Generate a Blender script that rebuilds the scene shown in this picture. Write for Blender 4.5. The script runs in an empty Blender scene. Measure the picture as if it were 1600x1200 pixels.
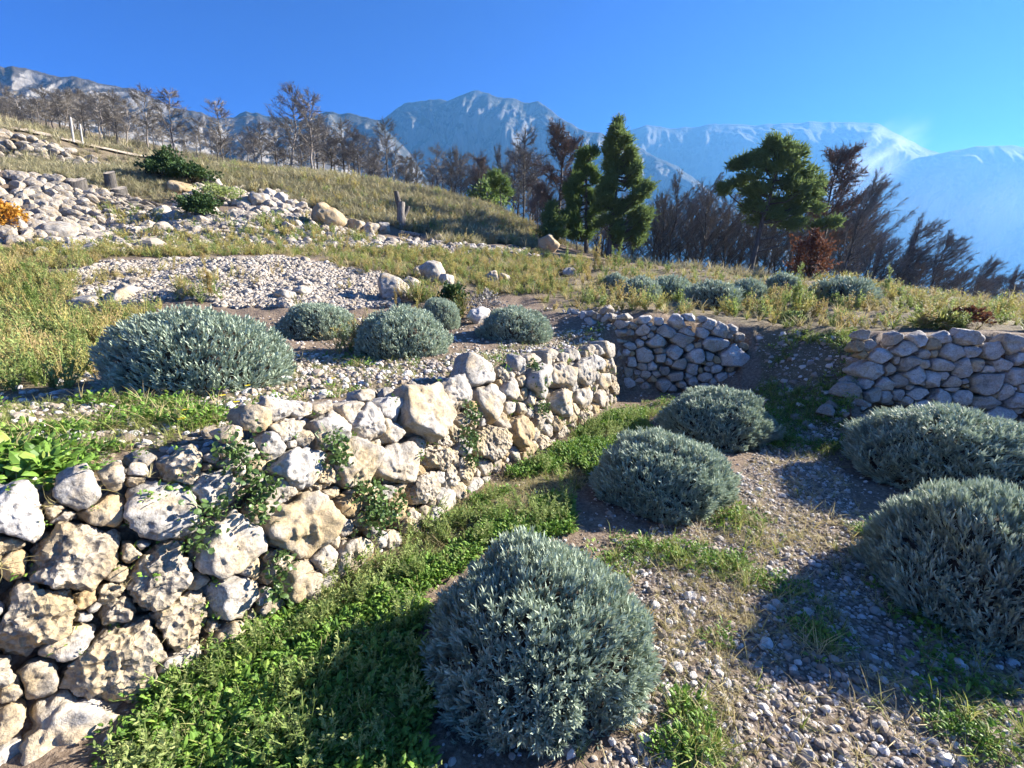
import bpy, math, random
import numpy as np
from mathutils import Matrix, Vector

rng = np.random.default_rng(7)
random.seed(7)
SC = bpy.context.scene
COL = SC.collection
R = math.radians

# ------------------------------------------------------------------ camera, sky, sun, exposure
FPX, PITCH, EYE = 700.0, R(11.5), 1.6
cam_d = bpy.data.cameras.new('camera')
cam_d.sensor_width = 36.0
cam_d.lens = FPX / 1600.0 * 36.0
cam_d.clip_start = 0.05
cam_d.clip_end = 20000
cam = bpy.data.objects.new('camera', cam_d)
cam.location = (0, 0, EYE)
cam.rotation_euler = (math.pi / 2 - PITCH, 0, 0)
COL.objects.link(cam)
SC.camera = cam

SUN_AZ, SUN_EL = R(17.0), R(25.0)          # azimuth: degrees ahead (+Y) of straight right (+X)
sun_dir = Vector((math.cos(SUN_EL) * math.cos(SUN_AZ), math.cos(SUN_EL) * math.sin(SUN_AZ), math.sin(SUN_EL)))
world = bpy.data.worlds.new('World')
SC.world = world
world.use_nodes = True
wn = world.node_tree
bg = wn.nodes['Background']
sky = wn.nodes.new('ShaderNodeTexSky')
sky.sky_type = 'NISHITA'
sky.sun_disc = False
sky.sun_elevation = SUN_EL
sky.sun_rotation = math.pi / 2 - SUN_AZ
sky.altitude = 2500
sky.air_density = .6
sky.dust_density = 0.0
sky.ozone_density = 4.0
hs = wn.nodes.new('ShaderNodeHueSaturation')
hs.inputs['Hue'].default_value = 0.525
hs.inputs['Saturation'].default_value = 2.3
wn.links.new(sky.outputs[0], hs.inputs['Color'])
wn.links.new(hs.outputs[0], bg.inputs[0])
bg.inputs[1].default_value = 0.05
sun_d = bpy.data.lights.new('sun', 'SUN')
sun_d.energy = 5.0
sun_d.angle = R(0.53)
sun_d.color = (1.0, 0.93, 0.82)
sun = bpy.data.objects.new('sun', sun_d)
sun.rotation_euler = sun_dir.to_track_quat('Z', 'Y').to_euler()
sun.location = (60, 20, 60)
COL.objects.link(sun)
SC.view_settings.view_transform = 'Standard'
SC.view_settings.look = 'None'
SC.view_settings.exposure = 2.2
SC.view_settings.gamma = 1.0
SC.render.engine = 'CYCLES'
SC.cycles.use_denoising = True
SC.cycles.max_bounces = 4
SC.cycles.diffuse_bounces = 2
SC.cycles.volume_bounces = 1
SC.cycles.transmission_bounces = 4
SC.cycles.caustics_reflective = False
SC.cycles.caustics_refractive = False
HAZE = 0.00017

# ------------------------------------------------------------------ helpers: numbers
CP, SP = math.cos(PITCH), math.sin(PITCH)
def ray(px, py):
    a = (px - 800) / FPX; b = (600 - py) / FPX
    y = CP + b * SP; z = b * CP - SP
    return a / y, z / y
def at_y(px, py, Y):
    a, s = ray(px, py)
    return np.array((a * Y, Y, EYE + s * Y))
def project(p):
    p = np.asarray(p, float)
    z = p[..., 2] - EYE
    d = p[..., 1] * CP - z * SP
    u = p[..., 1] * SP + z * CP
    d = np.where(d < 1e-3, 1e-3, d)
    return np.stack((800 + FPX * p[..., 0] / d, 600 - FPX * u / d), -1)
def _hash(ix, iy, iz, s):
    n = (ix * 374761393 + iy * 668265263 + iz * 1274126177 + s * 1103515245) & 0x7fffffff
    n = ((n ^ (n >> 13)) * 1274126177) & 0x7fffffff
    n = (n ^ (n >> 16)) & 0x7fffffff
    return (n % 100003) / 50001.5 - 1.0
def vn(p, seed=0):
    p = np.asarray(p, float)
    i = np.floor(p).astype(np.int64); f = p - i
    f = f * f * f * (f * (f * 6 - 15) + 10)
    x, y, z = i[..., 0], i[..., 1], i[..., 2]
    fx, fy, fz = f[..., 0], f[..., 1], f[..., 2]
    def h(a, b, c): return _hash(x + a, y + b, z + c, seed)
    x00 = h(0,0,0) * (1 - fx) + h(1,0,0) * fx; x10 = h(0,1,0) * (1 - fx) + h(1,1,0) * fx
    x01 = h(0,0,1) * (1 - fx) + h(1,0,1) * fx; x11 = h(0,1,1) * (1 - fx) + h(1,1,1) * fx
    return (x00 * (1 - fy) + x10 * fy) * (1 - fz) + (x01 * (1 - fy) + x11 * fy) * fz
def fbm(p, oct=4, seed=0, gain=0.5):
    p = np.asarray(p, float); a = 1.0; s = 0.0; t = 0.0
    for k in range(oct):
        s = s + a * vn(p * (2.03 ** k) + 17.3 * k, seed + k); t += a; a *= gain
    return s / t
def ridged(p, oct=4, seed=0):
    p = np.asarray(p, float); a = 1.0; s = 0.0; t = 0.0
    for k in range(oct):
        s = s + a * (1 - np.abs(vn(p * (2.07 ** k) + 9.1 * k, seed + k)) * 2); t += a; a *= 0.5
    return s / t
def sstep(a, b, x):
    t = np.clip((x - a) / (b - a), 0, 1); return t * t * (3 - 2 * t)
def inpoly(x, y, poly):
    ins = np.zeros(np.shape(x), bool); n = len(poly); j = n - 1
    for i in range(n):
        xi, yi = poly[i][0], poly[i][1]; xj, yj = poly[j][0], poly[j][1]
        c = ((yi > y) != (yj > y)) & (x < (xj - xi) * (y - yi) / (yj - yi + 1e-12) + xi)
        ins ^= c; j = i
    return ins

# ------------------------------------------------------------------ helpers: objects
def make_mesh(name, v, faces, mats=None, smooth=False, fmat=None):
    """faces: list of int arrays, each (n,k)"""
    me = bpy.data.meshes.new(name)
    v = np.ascontiguousarray(v, np.float32)
    if not isinstance(faces, (list, tuple)): faces = [faces]
    faces = [np.asarray(f, np.int32) for f in faces if len(f)]
    me.vertices.add(len(v)); me.vertices.foreach_set('co', v.ravel())
    nl = sum(f.size for f in faces); nf = sum(len(f) for f in faces)
    me.loops.add(nl); me.polygons.add(nf)
    me.loops.foreach_set('vertex_index', np.concatenate([f.ravel() for f in faces]))
    tot = np.concatenate([np.full(len(f), f.shape[1], np.int32) for f in faces])
    st = np.concatenate(([0], np.cumsum(tot)[:-1])).astype(np.int32)
    me.polygons.foreach_set('loop_start', st)
    me.polygons.foreach_set('loop_total', tot)
    if mats is not None:
        for m in (mats if isinstance(mats, (list, tuple)) else [mats]): me.materials.append(m)
    if fmat is not None: me.polygons.foreach_set('material_index', np.asarray(fmat, np.int32))
    me.polygons.foreach_set('use_smooth', np.full(nf, bool(smooth)))
    me.update(calc_edges=True)
    return me
def link(name, data, parent=None, loc=None, rot=None, scale=None, mat4=None):
    o = bpy.data.objects.new(name, data)
    COL.objects.link(o)
    if parent is not None: o.parent = parent
    if mat4 is not None: o.matrix_local = mat4
    else:
        if loc is not None: o.location = [float(c) for c in loc]
        if rot is not None: o.rotation_euler = [float(c) for c in rot]
        if scale is not None: o.scale = [float(c) for c in scale] if np.ndim(scale) else (float(scale),) * 3
    return o
def tag(o, label=None, cat=None, group=None, kind=None):
    if label: o['label'] = label
    if cat: o['category'] = cat
    if group: o['group'] = group
    if kind: o['kind'] = kind
    return o
def empty(name, loc=(0, 0, 0), rz=0.0, scale=1.0):
    o = link(name, None, loc=loc, rot=(0, 0, rz), scale=scale)
    o.empty_display_size = 0.1
    return o
def spread(pv, pf, mats3, locs):
    """realise prototype (pv, [faces]) at N transforms"""
    N = len(locs); n = len(pv)
    v = np.einsum('nij,kj->nki', mats3, pv) + locs[:, None, :]
    off = (np.arange(N) * n)[:, None, None]
    return v.reshape(-1, 3), [(f[None] + off).reshape(-1, f.shape[1]) for f in pf]
def join(parts):
    V = []; by = {}; o = 0
    for v, fs in parts:
        V.append(v)
        for f in fs:
            by.setdefault(f.shape[1], []).append(f + o)
        o += len(v)
    return np.concatenate(V), [np.concatenate(x) for x in by.values()]
def rot_to(d, spin):
    """(N,3) directions -> (N,3,3) with local z on d"""
    d = d / np.linalg.norm(d, axis=1, keepdims=True)
    up = np.where(np.abs(d[:, 2:3]) > 0.95, np.array([[1., 0, 0]]), np.array([[0, 0, 1.]]))
    x = np.cross(up, d); x /= np.linalg.norm(x, axis=1, keepdims=True)
    y = np.cross(d, x)
    c, s = np.cos(spin)[:, None], np.sin(spin)[:, None]
    return np.stack((x * c + y * s, -x * s + y * c, d), -1)
def tube(pts, rad, sides=6):
    """tapered tube through pts"""
    pts = np.asarray(pts, float); rad = np.asarray(rad, float); n = len(pts)
    t = np.gradient(pts, axis=0); t /= np.linalg.norm(t, axis=1, keepdims=True) + 1e-9
    ref = np.array([0.3, 0.9, 0.31]); x = np.cross(t, ref); x /= np.linalg.norm(x, axis=1, keepdims=True) + 1e-9
    y = np.cross(t, x)
    a = np.linspace(0, 2 * math.pi, sides, endpoint=False)
    v = pts[:, None] + rad[:, None, None] * (np.cos(a)[None, :, None] * x[:, None] + np.sin(a)[None, :, None] * y[:, None])
    i = np.arange(n - 1)[:, None] * sides; j = np.arange(sides)[None]; k = (j + 1) % sides
    f = np.stack((i + j, i + k, i + sides + k, i + sides + j), -1).reshape(-1, 4)
    return v.reshape(-1, 3), [f]
_ico = {}
def ico(sub):
    if sub in _ico: return _ico[sub]
    p = (1 + 5 ** .5) / 2
    v = np.array([(-1,p,0),(1,p,0),(-1,-p,0),(1,-p,0),(0,-1,p),(0,1,p),(0,-1,-p),(0,1,-p),(p,0,-1),(p,0,1),(-p,0,-1),(-p,0,1)], float)
    f = np.array([(0,11,5),(0,5,1),(0,1,7),(0,7,10),(0,10,11),(1,5,9),(5,11,4),(11,10,2),(10,7,6),(7,1,8),(3,9,4),(3,4,2),(3,2,6),(3,6,8),(3,8,9),(4,9,5),(2,4,11),(6,2,10),(8,6,7),(9,8,1)])
    v /= np.linalg.norm(v, axis=1, keepdims=True)
    for _ in range(sub):
        e = np.sort(np.concatenate((f[:, [0, 1]], f[:, [1, 2]], f[:, [2, 0]])), axis=1)
        u, inv = np.unique(e, axis=0, return_inverse=True); inv = inv.reshape(-1)
        m = v[u[:, 0]] + v[u[:, 1]]; m /= np.linalg.norm(m, axis=1, keepdims=True)
        n = len(v); k = len(f); a, b, c = inv[:k] + n, inv[k:2 * k] + n, inv[2 * k:] + n
        v = np.concatenate((v, m))
        f = np.concatenate((np.stack((f[:, 0], a, c), 1), np.stack((f[:, 1], b, a), 1), np.stack((f[:, 2], c, b), 1), np.stack((a, b, c), 1)))
    _ico[sub] = (v, f); return v, f

# ------------------------------------------------------------------ materials
class NT:
    def __init__(self, name):
        self.m = bpy.data.materials.new(name); self.m.use_nodes = True
        self.t = self.m.node_tree; self.b = self.t.nodes['Principled BSDF']; self.out = self.t.nodes['Material Output']
        self.b.inputs['Specular IOR Level'].default_value = 0.25
    def n(self, typ, **kw):
        nd = self.t.nodes.new('ShaderNode' + typ)
        for k, v in kw.items():
            if k.startswith('i_'): nd.inputs[k[2:].replace('_', ' ')].default_value = v
            else: setattr(nd, k, v)
        return nd
    def l(self, a, b): self.t.links.new(a, b)
    def noise(self, vec, scale, detail=4, rough=0.55, dist=0.0):
        nd = self.n('TexNoise'); nd.inputs['Scale'].default_value = scale; nd.inputs['Detail'].default_value = detail
        nd.inputs['Roughness'].default_value = rough; nd.inputs['Distortion'].default_value = dist
        if vec is not None: self.l(vec, nd.inputs['Vector'])
        return nd.outputs['Fac']
    def ramp(self, fac, stops, interp='LINEAR'):
        nd = self.n('ValToRGB'); cr = nd.color_ramp; cr.interpolation = interp
        while len(cr.elements) < len(stops): cr.elements.new(0.5)
        for e, (p, c) in zip(cr.elements, stops):
            e.position = p; e.color = (*c, 1) if len(c) == 3 else c
        self.l(fac, nd.inputs['Fac']); return nd.outputs['Color']
    def mix(self, fac, a, b, mode='MIX'):
        nd = self.n('Mix', data_type='RGBA', blend_type=mode)
        for s, v in ((nd.inputs[0], fac), (nd.inputs[6], a), (nd.inputs[7], b)):
            if isinstance(v, (int, float)): s.default_value = v
            elif isinstance(v, tuple): s.default_value = (*v, 1)
            else: self.l(v, s)
        return nd.outputs[2]
    def math(self, op, a, b=0.0):
        nd = self.n('Math', operation=op)
        for s, v in ((nd.inputs[0], a), (nd.inputs[1], b)):
            if isinstance(v, (int, float)): s.default_value = v
            else: self.l(v, s)
        return nd.outputs[0]
    def bump(self, h, strength, dist, prev=None):
        nd = self.n('Bump'); nd.inputs['Strength'].default_value = strength; nd.inputs['Distance'].default_value = dist
        self.l(h, nd.inputs['Height'])
        if prev is not None: self.l(prev, nd.inputs['Normal'])
        return nd.outputs['Normal']
BW = lambda g: (g, g, g)
def objvec(t, scale_rand=37.0):
    tc = t.n('TexCoord'); oi = t.n('ObjectInfo')
    ad = t.n('VectorMath', operation='MULTIPLY_ADD')
    cb = t.n('CombineXYZ')
    for k in range(3): t.l(oi.outputs['Random'], cb.inputs[k])
    t.l(cb.outputs[0], ad.inputs[0]); ad.inputs[1].default_value = (scale_rand, scale_rand * 1.7, scale_rand * .6)
    t.l(tc.outputs['Object'], ad.inputs[2])
    return ad.outputs[0], oi.outputs['Random']
def stone_mat(name, light, mid, dark, ochre, och_amt, pit=0.0, scale=1.0, lichen=0.6):
    t = NT(name); vec, rnd = objvec(t)
    n1 = t.noise(vec, 5 * scale, 8, 0.65, 0.4); n2 = t.noise(vec, 16 * scale, 6, 0.7); n3 = t.noise(vec, 60 * scale, 5, 0.7)
    base = t.ramp(n1, [(0.30, dark), (0.46, mid), (0.62, light)])
    och = t.ramp(t.noise(vec, 3.1 * scale, 5, 0.6, 0.8), [(0.52 - och_amt * .22, BW(0)), (0.66 - och_amt * .2, BW(1))])
    c = t.mix(och, base, ochre)
    sp = t.ramp(n2, [(0.36, BW(1)), (0.44, BW(0))])
    c = t.mix(t.math('MULTIPLY', sp, lichen), c, (0.13, 0.12, 0.11))
    c = t.mix(t.ramp(n3, [(0.3, BW(.55)), (0.6, BW(0))]), c, (0.10, 0.08, 0.06))
    c = t.mix(t.math('MULTIPLY', rnd, 0.5), c, t.mix(1.0, c, (0.62, 0.58, 0.52), 'MULTIPLY'))
    cr = t.ramp(t.noise(vec, 2.6 * scale, 6, 0.75, 1.2), [(0.495, BW(0)), (0.5, BW(1)), (0.505, BW(0))])
    c = t.mix(t.math('MULTIPLY', cr, 0.5), c, (0.10, 0.085, 0.07))
    t.l(c, t.b.inputs['Base Color']); t.b.inputs['Roughness'].default_value = 0.92
    b = t.bump(n1, 0.5, 0.05 / scale); b = t.bump(n2, 0.6, 0.018 / scale, b); b = t.bump(n3, 0.5, 0.005 / scale, b)
    if pit:
        vo = t.n('TexVoronoi'); vo.inputs['Scale'].default_value = 34 * scale; t.l(vec, vo.inputs['Vector'])
        b = t.bump(vo.outputs['Distance'], pit, 0.02 / scale, b)
    t.l(b, t.b.inputs['Normal'])
    return t.m
M = {}
M['grey'] = stone_mat('stone_grey', (0.52, 0.495, 0.46), (0.39, 0.37, 0.34), (0.22, 0.205, 0.19), (0.50, 0.40, 0.27), 0.12, lichen=.7)
M['white'] = stone_mat('stone_white', (0.59, 0.565, 0.52), (0.46, 0.435, 0.40), (0.30, 0.28, 0.26), (0.55, 0.45, 0.31), 0.25, lichen=.55)
M['cream'] = stone_mat('stone_cream', (0.54, 0.495, 0.43), (0.42, 0.38, 0.325), (0.26, 0.23, 0.19), (0.45, 0.355, 0.22), 0.35, lichen=.55)
M['ochre'] = stone_mat('stone_ochre', (0.52, 0.44, 0.32), (0.41, 0.33, 0.22), (0.25, 0.19, 0.12), (0.45, 0.33, 0.18), 0.5)
M['pitted'] = stone_mat('stone_pitted', (0.52, 0.465, 0.385), (0.38, 0.33, 0.265), (0.19, 0.16, 0.12), (0.49, 0.39, 0.24), 0.4, pit=1.0, lichen=.7)
M['shade'] = stone_mat('stone_shade_fill', (0.64, 0.62, 0.59), (0.52, 0.50, 0.48), (0.34, 0.33, 0.31), (0.46, 0.40, 0.32), 0.15, lichen=.45)  # stone colour raised in place of fill light on the shaded walls
M['far'] = stone_mat('stone_terrace', (0.52, 0.48, 0.42), (0.40, 0.365, 0.32), (0.24, 0.215, 0.185), (0.40, 0.32, 0.22), 0.3, scale=.6, lichen=.6)
def pebble_mat(name, cols):
    t = NT(name); vec, rnd = objvec(t)
    c = t.ramp(rnd, cols, 'LINEAR')
    n = t.noise(vec, 60, 4, .6)
    c = t.mix(t.ramp(n, [(.35, BW(.5)), (.6, BW(0))]), c, (0.17, 0.14, 0.11))
    t.l(c, t.b.inputs['Base Color']); t.b.inputs['Roughness'].default_value = 0.9
    t.l(t.bump(n, .5, .006), t.b.inputs['Normal']); return t.m
M['pebble'] = pebble_mat('pebble', [(0, (.25, .20, .15)), (.25, (.42, .36, .30)), (.5, (.36, .29, .23)), (.7, (.58, .54, .49)), (1, (.78, .75, .71))])
M['rubble'] = pebble_mat('rubble_stone', [(0, (.22, .18, .135)), (.3, (.43, .375, .305)), (.6, (.33, .285, .235)), (1, (.55, .50, .43))])
def leaf_mat(name, cols, rough=0.6, transl=0.3, spec=0.25, sat_obj=True):
    t = NT(name); g = t.n('NewGeometry'); oi = t.n('ObjectInfo')
    r = t.math('FRACT', t.math('ADD', t.math('MULTIPLY', g.outputs['Random Per Island'], 0.55), t.math('MULTIPLY', oi.outputs['Random'], 0.999 if sat_obj else 0.0)))
    c = t.ramp(r, cols)
    t.l(c, t.b.inputs['Base Color']); t.b.inputs['Roughness'].default_value = rough
    t.b.inputs['Specular IOR Level'].default_value = spec
    if transl:
        tr = t.n('BsdfTranslucent'); t.l(c, tr.inputs['Color'])
        mx = t.n('MixShader'); mx.inputs[0].default_value = transl
        t.l(t.b.outputs[0], mx.inputs[1]); t.l(tr.outputs[0], mx.inputs[2]); t.l(mx.outputs[0], t.out.inputs['Surface'])
    return t.m
M['lavender'] = leaf_mat('lavender_leaf', [(0, (.27, .335, .25)), (.4, (.40, .475, .36)), (.75, (.49, .565, .435)), (1, (.58, .645, .51))], .6, .16, .25, False)
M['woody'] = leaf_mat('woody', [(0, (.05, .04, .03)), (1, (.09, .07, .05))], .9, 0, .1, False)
M['clover'] = leaf_mat('clover_leaf', [(0, (.07, .14, .025)), (.4, (.13, .245, .04)), (.8, (.20, .335, .055)), (1, (.28, .37, .075))], .5, .3)
M['grass'] = leaf_mat('grass_green', [(0, (.14, .19, .04)), (.5, (.25, .30, .07)), (1, (.40, .39, .14))], .6, .35)
M['drygrass'] = leaf_mat('grass_dry', [(0, (.36, .31, .13)), (.4, (.50, .42, .21)), (.75, (.56, .46, .26)), (1, (.34, .33, .13))], .7, .3)
M['weed_y'] = leaf_mat('weed_yellow', [(0, (.34, .34, .10)), (.35, (.50, .44, .15)), (.65, (.53, .39, .20)), (1, (.28, .32, .10))], .7, .35)
M['weed_g'] = leaf_mat('weed_green', [(0, (.18, .25, .07)), (.5, (.28, .36, .11)), (1, (.40, .43, .17))], .6, .4)
M['hillgrass'] = leaf_mat('hill_grass', [(0, (.25, .24, .12)), (.35, (.37, .34, .20)), (.7, (.43, .37, .24)), (1, (.28, .28, .14))], .75, .3)
M['pine'] = leaf_mat('pine_needles', [(0, (.12, .175, .06)), (.5, (.20, .27, .09)), (1, (.33, .385, .14))], .55, .42, .3, False)
M['pine_y'] = leaf_mat('pine_needles_light', [(0, (.12, .19, .06)), (.5, (.20, .28, .08)), (1, (.31, .36, .12))], .55, .45, .3, False)
M['twig'] = leaf_mat('burnt_twig', [(0, (.13, .118, .104)), (.5, (.25, .228, .20)), (1, (.37, .342, .305))], .9, 0, .1)
M['twig_red'] = leaf_mat('scorched_needles', [(0, (.20, .125, .095)), (.5, (.28, .18, .14)), (1, (.22, .18, .15))], .9, .15, .1)
M['ivy'] = leaf_mat('ivy_leaf', [(0, (.06, .11, .035)), (.5, (.11, .18, .05)), (.9, (.18, .25, .075)), (1, (.34, .33, .08))], .4, .2, .4, False)
M['darkbush'] = leaf_mat('dark_bush', [(0, (.035, .07, .02)), (.5, (.06, .11, .03)), (1, (.11, .16, .05))], .55, .25, .3, False)
M['orange'] = leaf_mat('orange_leaf', [(0, (.40, .18, .03)), (.6, (.55, .30, .04)), (1, (.45, .36, .08))], .6, .35, .2, False)
M['redbush'] = leaf_mat('russet_leaf', [(0, (.13, .06, .035)), (.6, (.20, .09, .05)), (1, (.16, .10, .07))], .7, .2, .2, False)
M['petal'] = leaf_mat('yellow_petal', [(0, (.75, .58, .02)), (1, (.85, .70, .05))], .6, .3, .2, False)
M['flower_dry'] = leaf_mat('dry_flower', [(0, (.30, .20, .14)), (1, (.40, .29, .20))], .8, .2, .1, False)
def bark_mat(name, a, b, sc=(6, 6, 1.2)):
    t = NT(name); tc = t.n('TexCoord'); mp = t.n('Mapping'); mp.inputs['Scale'].default_value = sc
    t.l(tc.outputs['Object'], mp.inputs['Vector'])
    n = t.noise(mp.outputs[0], 3, 6, .7)
    t.l(t.ramp(n, [(.35, a), (.65, b)]), t.b.inputs['Base Color']); t.b.inputs['Roughness'].default_value = .95
    t.l(t.bump(n, .8, .03), t.b.inputs['Normal']); return t.m
M['bark'] = bark_mat('bark', (.05, .045, .04), (.14, .126, .112))
M['bark_pale'] = bark_mat('bark_pale', (.12, .10, .085), (.28, .25, .22))
M['cutwood'] = bark_mat('cut_wood', (.42, .34, .24), (.62, .52, .38), (4, 4, 4))
M['post'] = bark_mat('weathered_post', (.30, .29, .27), (.48, .46, .43), (5, 5, .6))

# ------------------------------------------------------------------ terrain
W1B = np.array([(-2.35, 0.35), (-1.95, 1.0), (-1.58, 1.49), (-1.23, 1.87), (-1.0, 2.14), (-0.58, 2.88), (-0.27, 3.48), (0.24, 4.3), (0.80, 5.2), (1.55, 6.48)])
W2B = np.array([(1.70, 6.95), (2.6, 6.92), (3.55, 6.85)])
W3B = np.array([(4.02, 5.15), (5.7, 4.78), (8.2, 4.3)])
EDGE = np.array([(-5.5, -5.0), (-3.2, -0.9)] + [tuple(p) for p in W1B] + [(1.68, 6.85)] + [tuple(p) for p in W2B[1:]] + [(3.85, 6.5)] + [tuple(p) for p in W3B] + [(16, 3.0), (60, -2), (400, -60)])
GAPSEG = (len(W1B) + 2 + 1 + 2 - 1, len(W1B) + 2 + 1 + 2 + 1)
def edge_dist(x, y):
    """signed distance to the terrace edge (+ = upper side) and nearest segment"""
    best = np.full(x.shape, 1e9); sg = np.ones(x.shape); seg = np.zeros(x.shape, int)
    for i in range(len(EDGE) - 1):
        ax, ay = EDGE[i]; bx, by = EDGE[i + 1]; dx, dy = bx - ax, by - ay
        t = np.clip(((x - ax) * dx + (y - ay) * dy) / (dx * dx + dy * dy), 0, 1)
        ex, ey = x - ax - t * dx, y - ay - t * dy
        d = np.hypot(ex, ey); s = np.sign(dx * ey - dy * ex)
        m = d < best - 1e-9
        best = np.where(m, d, best); sg = np.where(m, np.where(s == 0, 1, s), sg); seg = np.where(m, i, seg)
    return best * sg, seg
def rbf(pts):
    pts = np.asarray(pts, float); P = pts[:, :2]; z = pts[:, 2]; n = len(P)
    D = np.hypot(P[:, None, 0] - P[None, :, 0], P[:, None, 1] - P[None, :, 1])
    A = np.zeros((n + 1, n + 1)); A[:n, :n] = -D - np.eye(n) * 0.0; A[:n, n] = 1; A[n, :n] = 1
    w = np.linalg.solve(A, np.concatenate((z, [0])))
    def f(x, y):
        out = np.full(x.shape, w[n])
        for i in range(n): out = out - w[i] * np.hypot(x - P[i, 0], y - P[i, 1])
        return out
    return f
def topline(P, setb, z):
    out = []
    for i in range(len(P)):
        a = P[max(i - 1, 0)]; b = P[min(i + 1, len(P) - 1)]; d = b - a; d /= np.hypot(*d)
        out.append((P[i][0] - d[1] * setb, P[i][1] + d[0] * setb, z))
    return out
UP = topline(W1B, 0.42, 0.80) + topline(W1B, 0.9, 0.82)
def pxz(px, py, z):
    a, s = ray(px, py); Y = (z - EYE) / s; return (a * Y, Y, z)
UP += [pxz(300, 612, .80), pxz(60, 640, .82), pxz(20, 720, .84), pxz(480, 600, .83), pxz(640, 560, .87), pxz(500, 530, .95), pxz(800, 532, .94), pxz(740, 560, .88), pxz(900, 545, .84), pxz(930, 535, .84)]
UP += [tuple(at_y(*q)) for q in [
    (60, 560, 5.6), (120, 500, 8.0), (200, 472, 8.6), (300, 474, 8.6), (400, 478, 8.6), (500, 482, 8.8), (560, 482, 9.2), (20, 480, 8.5),
    (150, 412, 11.6), (350, 406, 11.8), (480, 412, 12), (550, 425, 12), (620, 447, 11.3), (700, 455, 11), (780, 462, 10.6), (860, 478, 9.6),
    (900, 491, 8.15), (950, 492, 7.7), (1000, 500, 7.25), (1060, 497, 7.15), (1130, 505, 7.1), (1170, 505, 7.4), (1250, 515, 7.6),
    (950, 445, 13), (1050, 448, 12.5), (1150, 458, 11.5), (1310, 474, 10), (1450, 495, 7.6),
    (1360, 530, 5.45), (1480, 520, 5.3), (1600, 520, 5.15), (1600, 508, 6.2),
    (860, 394, 22), (950, 408, 20), (1100, 423, 18), (1200, 435, 17), (1300, 443, 15.5), (1400, 453, 14), (1500, 467, 12.5), (1600, 483, 11), (1680, 495, 10.3),
    (300, 396, 14), (0, 415, 11), (100, 403, 12), (520, 395, 15), (640, 388, 17.5), (740, 388, 19.5), (800, 390, 21), (650, 410, 14.5), (800, 420, 15),
    (100, 377, 16), (250, 383, 16), (450, 388, 16.5), (320, 337, 19.5), (400, 340, 19.5), (480, 340, 21), (250, 330, 19.6), (560, 372, 19.5),
    (30, 382, 14.6), (10, 268, 19.0), (100, 283, 19.6), (160, 300, 19.8), (120, 365, 16.6), (220, 318, 20),
    (60, 255, 24), (200, 268, 24), (270, 268, 25), (330, 290, 24),
    (0, 250, 24.6), (110, 266, 25.2), (0, 207, 26.0), (100, 232, 26.5), (160, 256, 27.2), (0, 200, 27.2), (100, 222, 28), (200, 244, 30),
    (0, 190, 33), (120, 215, 34), (220, 245, 34), (300, 257, 33), (400, 267, 32), (500, 280, 30), (600, 287, 32), (650, 297, 33), (760, 322, 35), (820, 352, 33),
    (350, 305, 25), (500, 320, 25), (620, 345, 24), (700, 330, 28), (760, 372, 23.5), (680, 375, 21.5), (820, 385, 24),
    (0, 172, 60), (250, 228, 60), (500, 285, 60), (800, 372, 60), (1000, 425, 60), (1200, 455, 60), (1400, 490, 45), (1600, 520, 40), (1700, 520, 25), (1500, 500, 24), (1300, 462, 30), (1100, 440, 34), (950, 420, 34), (1900, 540, 18),
    (-300, 170, 40), (-300, 250, 20), (-300, 400, 10), (-300, 600, 4.5), (-800, 300, 12)]]
UP += [(-8, 0, 1.3), (-20, -10, 3.5), (-60, 0, 14), (-80, 80, 27), (-300, 250, 60), (20, 3, -0.6), (40, 5, -7), (120, 30, -30), (300, 200, -60), (0, 300, -10), (150, 300, -50), (-150, 300, 60), (3000, 3000, -70), (-3000, 3000, 60), (0, 4000, -70), (-3000, -3000, 0), (3000, -3000, -90), (3000, 500, -80)]
fU = rbf(UP)
fA = rbf([(0, 0, 0), (-1.5, 1.0, 0), (1, 3, 0), (0.5, 4.3, 0.02), (1.5, 6.2, .06), (2.6, 6.5, .05), (3.6, 6.0, .12), (3.0, 4.5, 0), (4.5, 4.5, .06), (6, 3.8, .02), (8, 2, -.15), (3, 1, 0), (5, 0, -.1), (12, 0, -1.0), (40, -10, -8), (-3, -3, 0), (0, -8, -.3), (-20, -40, 0), (100, -100, -30), (3000, -3000, -90), (-3000, -3000, 0), (3000, 0, -85)])
def H(x, y):
    x = np.asarray(x, float); y = np.asarray(y, float)
    d, seg = edge_dist(x, y)
    gap = (seg >= GAPSEG[0]) & (seg <= GAPSEG[1] - 1)
    s = np.where(gap, sstep(-0.9, 1.0, d), sstep(0.05, 0.40, d))
    # soften the ramp shoulder by the wall ends
    g2 = np.clip(np.exp(-((x - 3.95) ** 2 + (y - 6.35) ** 2) / 0.55) * 1.6, 0, 1)
    s = s * (1 - g2) + sstep(-0.9, 1.0, d) * g2
    z = fA(x, y) * (1 - s) + fU(x, y) * s
    r = np.hypot(x, y)
    q = np.stack((x, y, 0 * x), -1)
    z = z + fbm(q * 1.7, 3, 5) * 0.035 * np.clip(r / 3, .4, 3) + fbm(q * 9, 2, 9) * 0.008
    far = sstep(40, 200, r)
    return z + far * fbm(q * 0.02, 4, 12) * 5
def H1(x, y): return float(H(np.array([x]), np.array([y]))[0])
def ground_at(px, py, t0=0.8, t1=90):
    """world point where a picture direction meets the terrain"""
    a, s = ray(px, py)
    Y = t0 * (t1 / t0) ** np.linspace(0, 1, 900)
    h = H(a * Y, Y) - (EYE + s * Y)
    k = np.nonzero(h > 0)[0]
    i = k[0] if len(k) else len(Y) - 1
    return np.array((a * Y[i], Y[i], H1(a * Y[i], Y[i])))
def wpoly(pix): return np.array([ground_at(*p)[:2] for p in pix])

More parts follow.
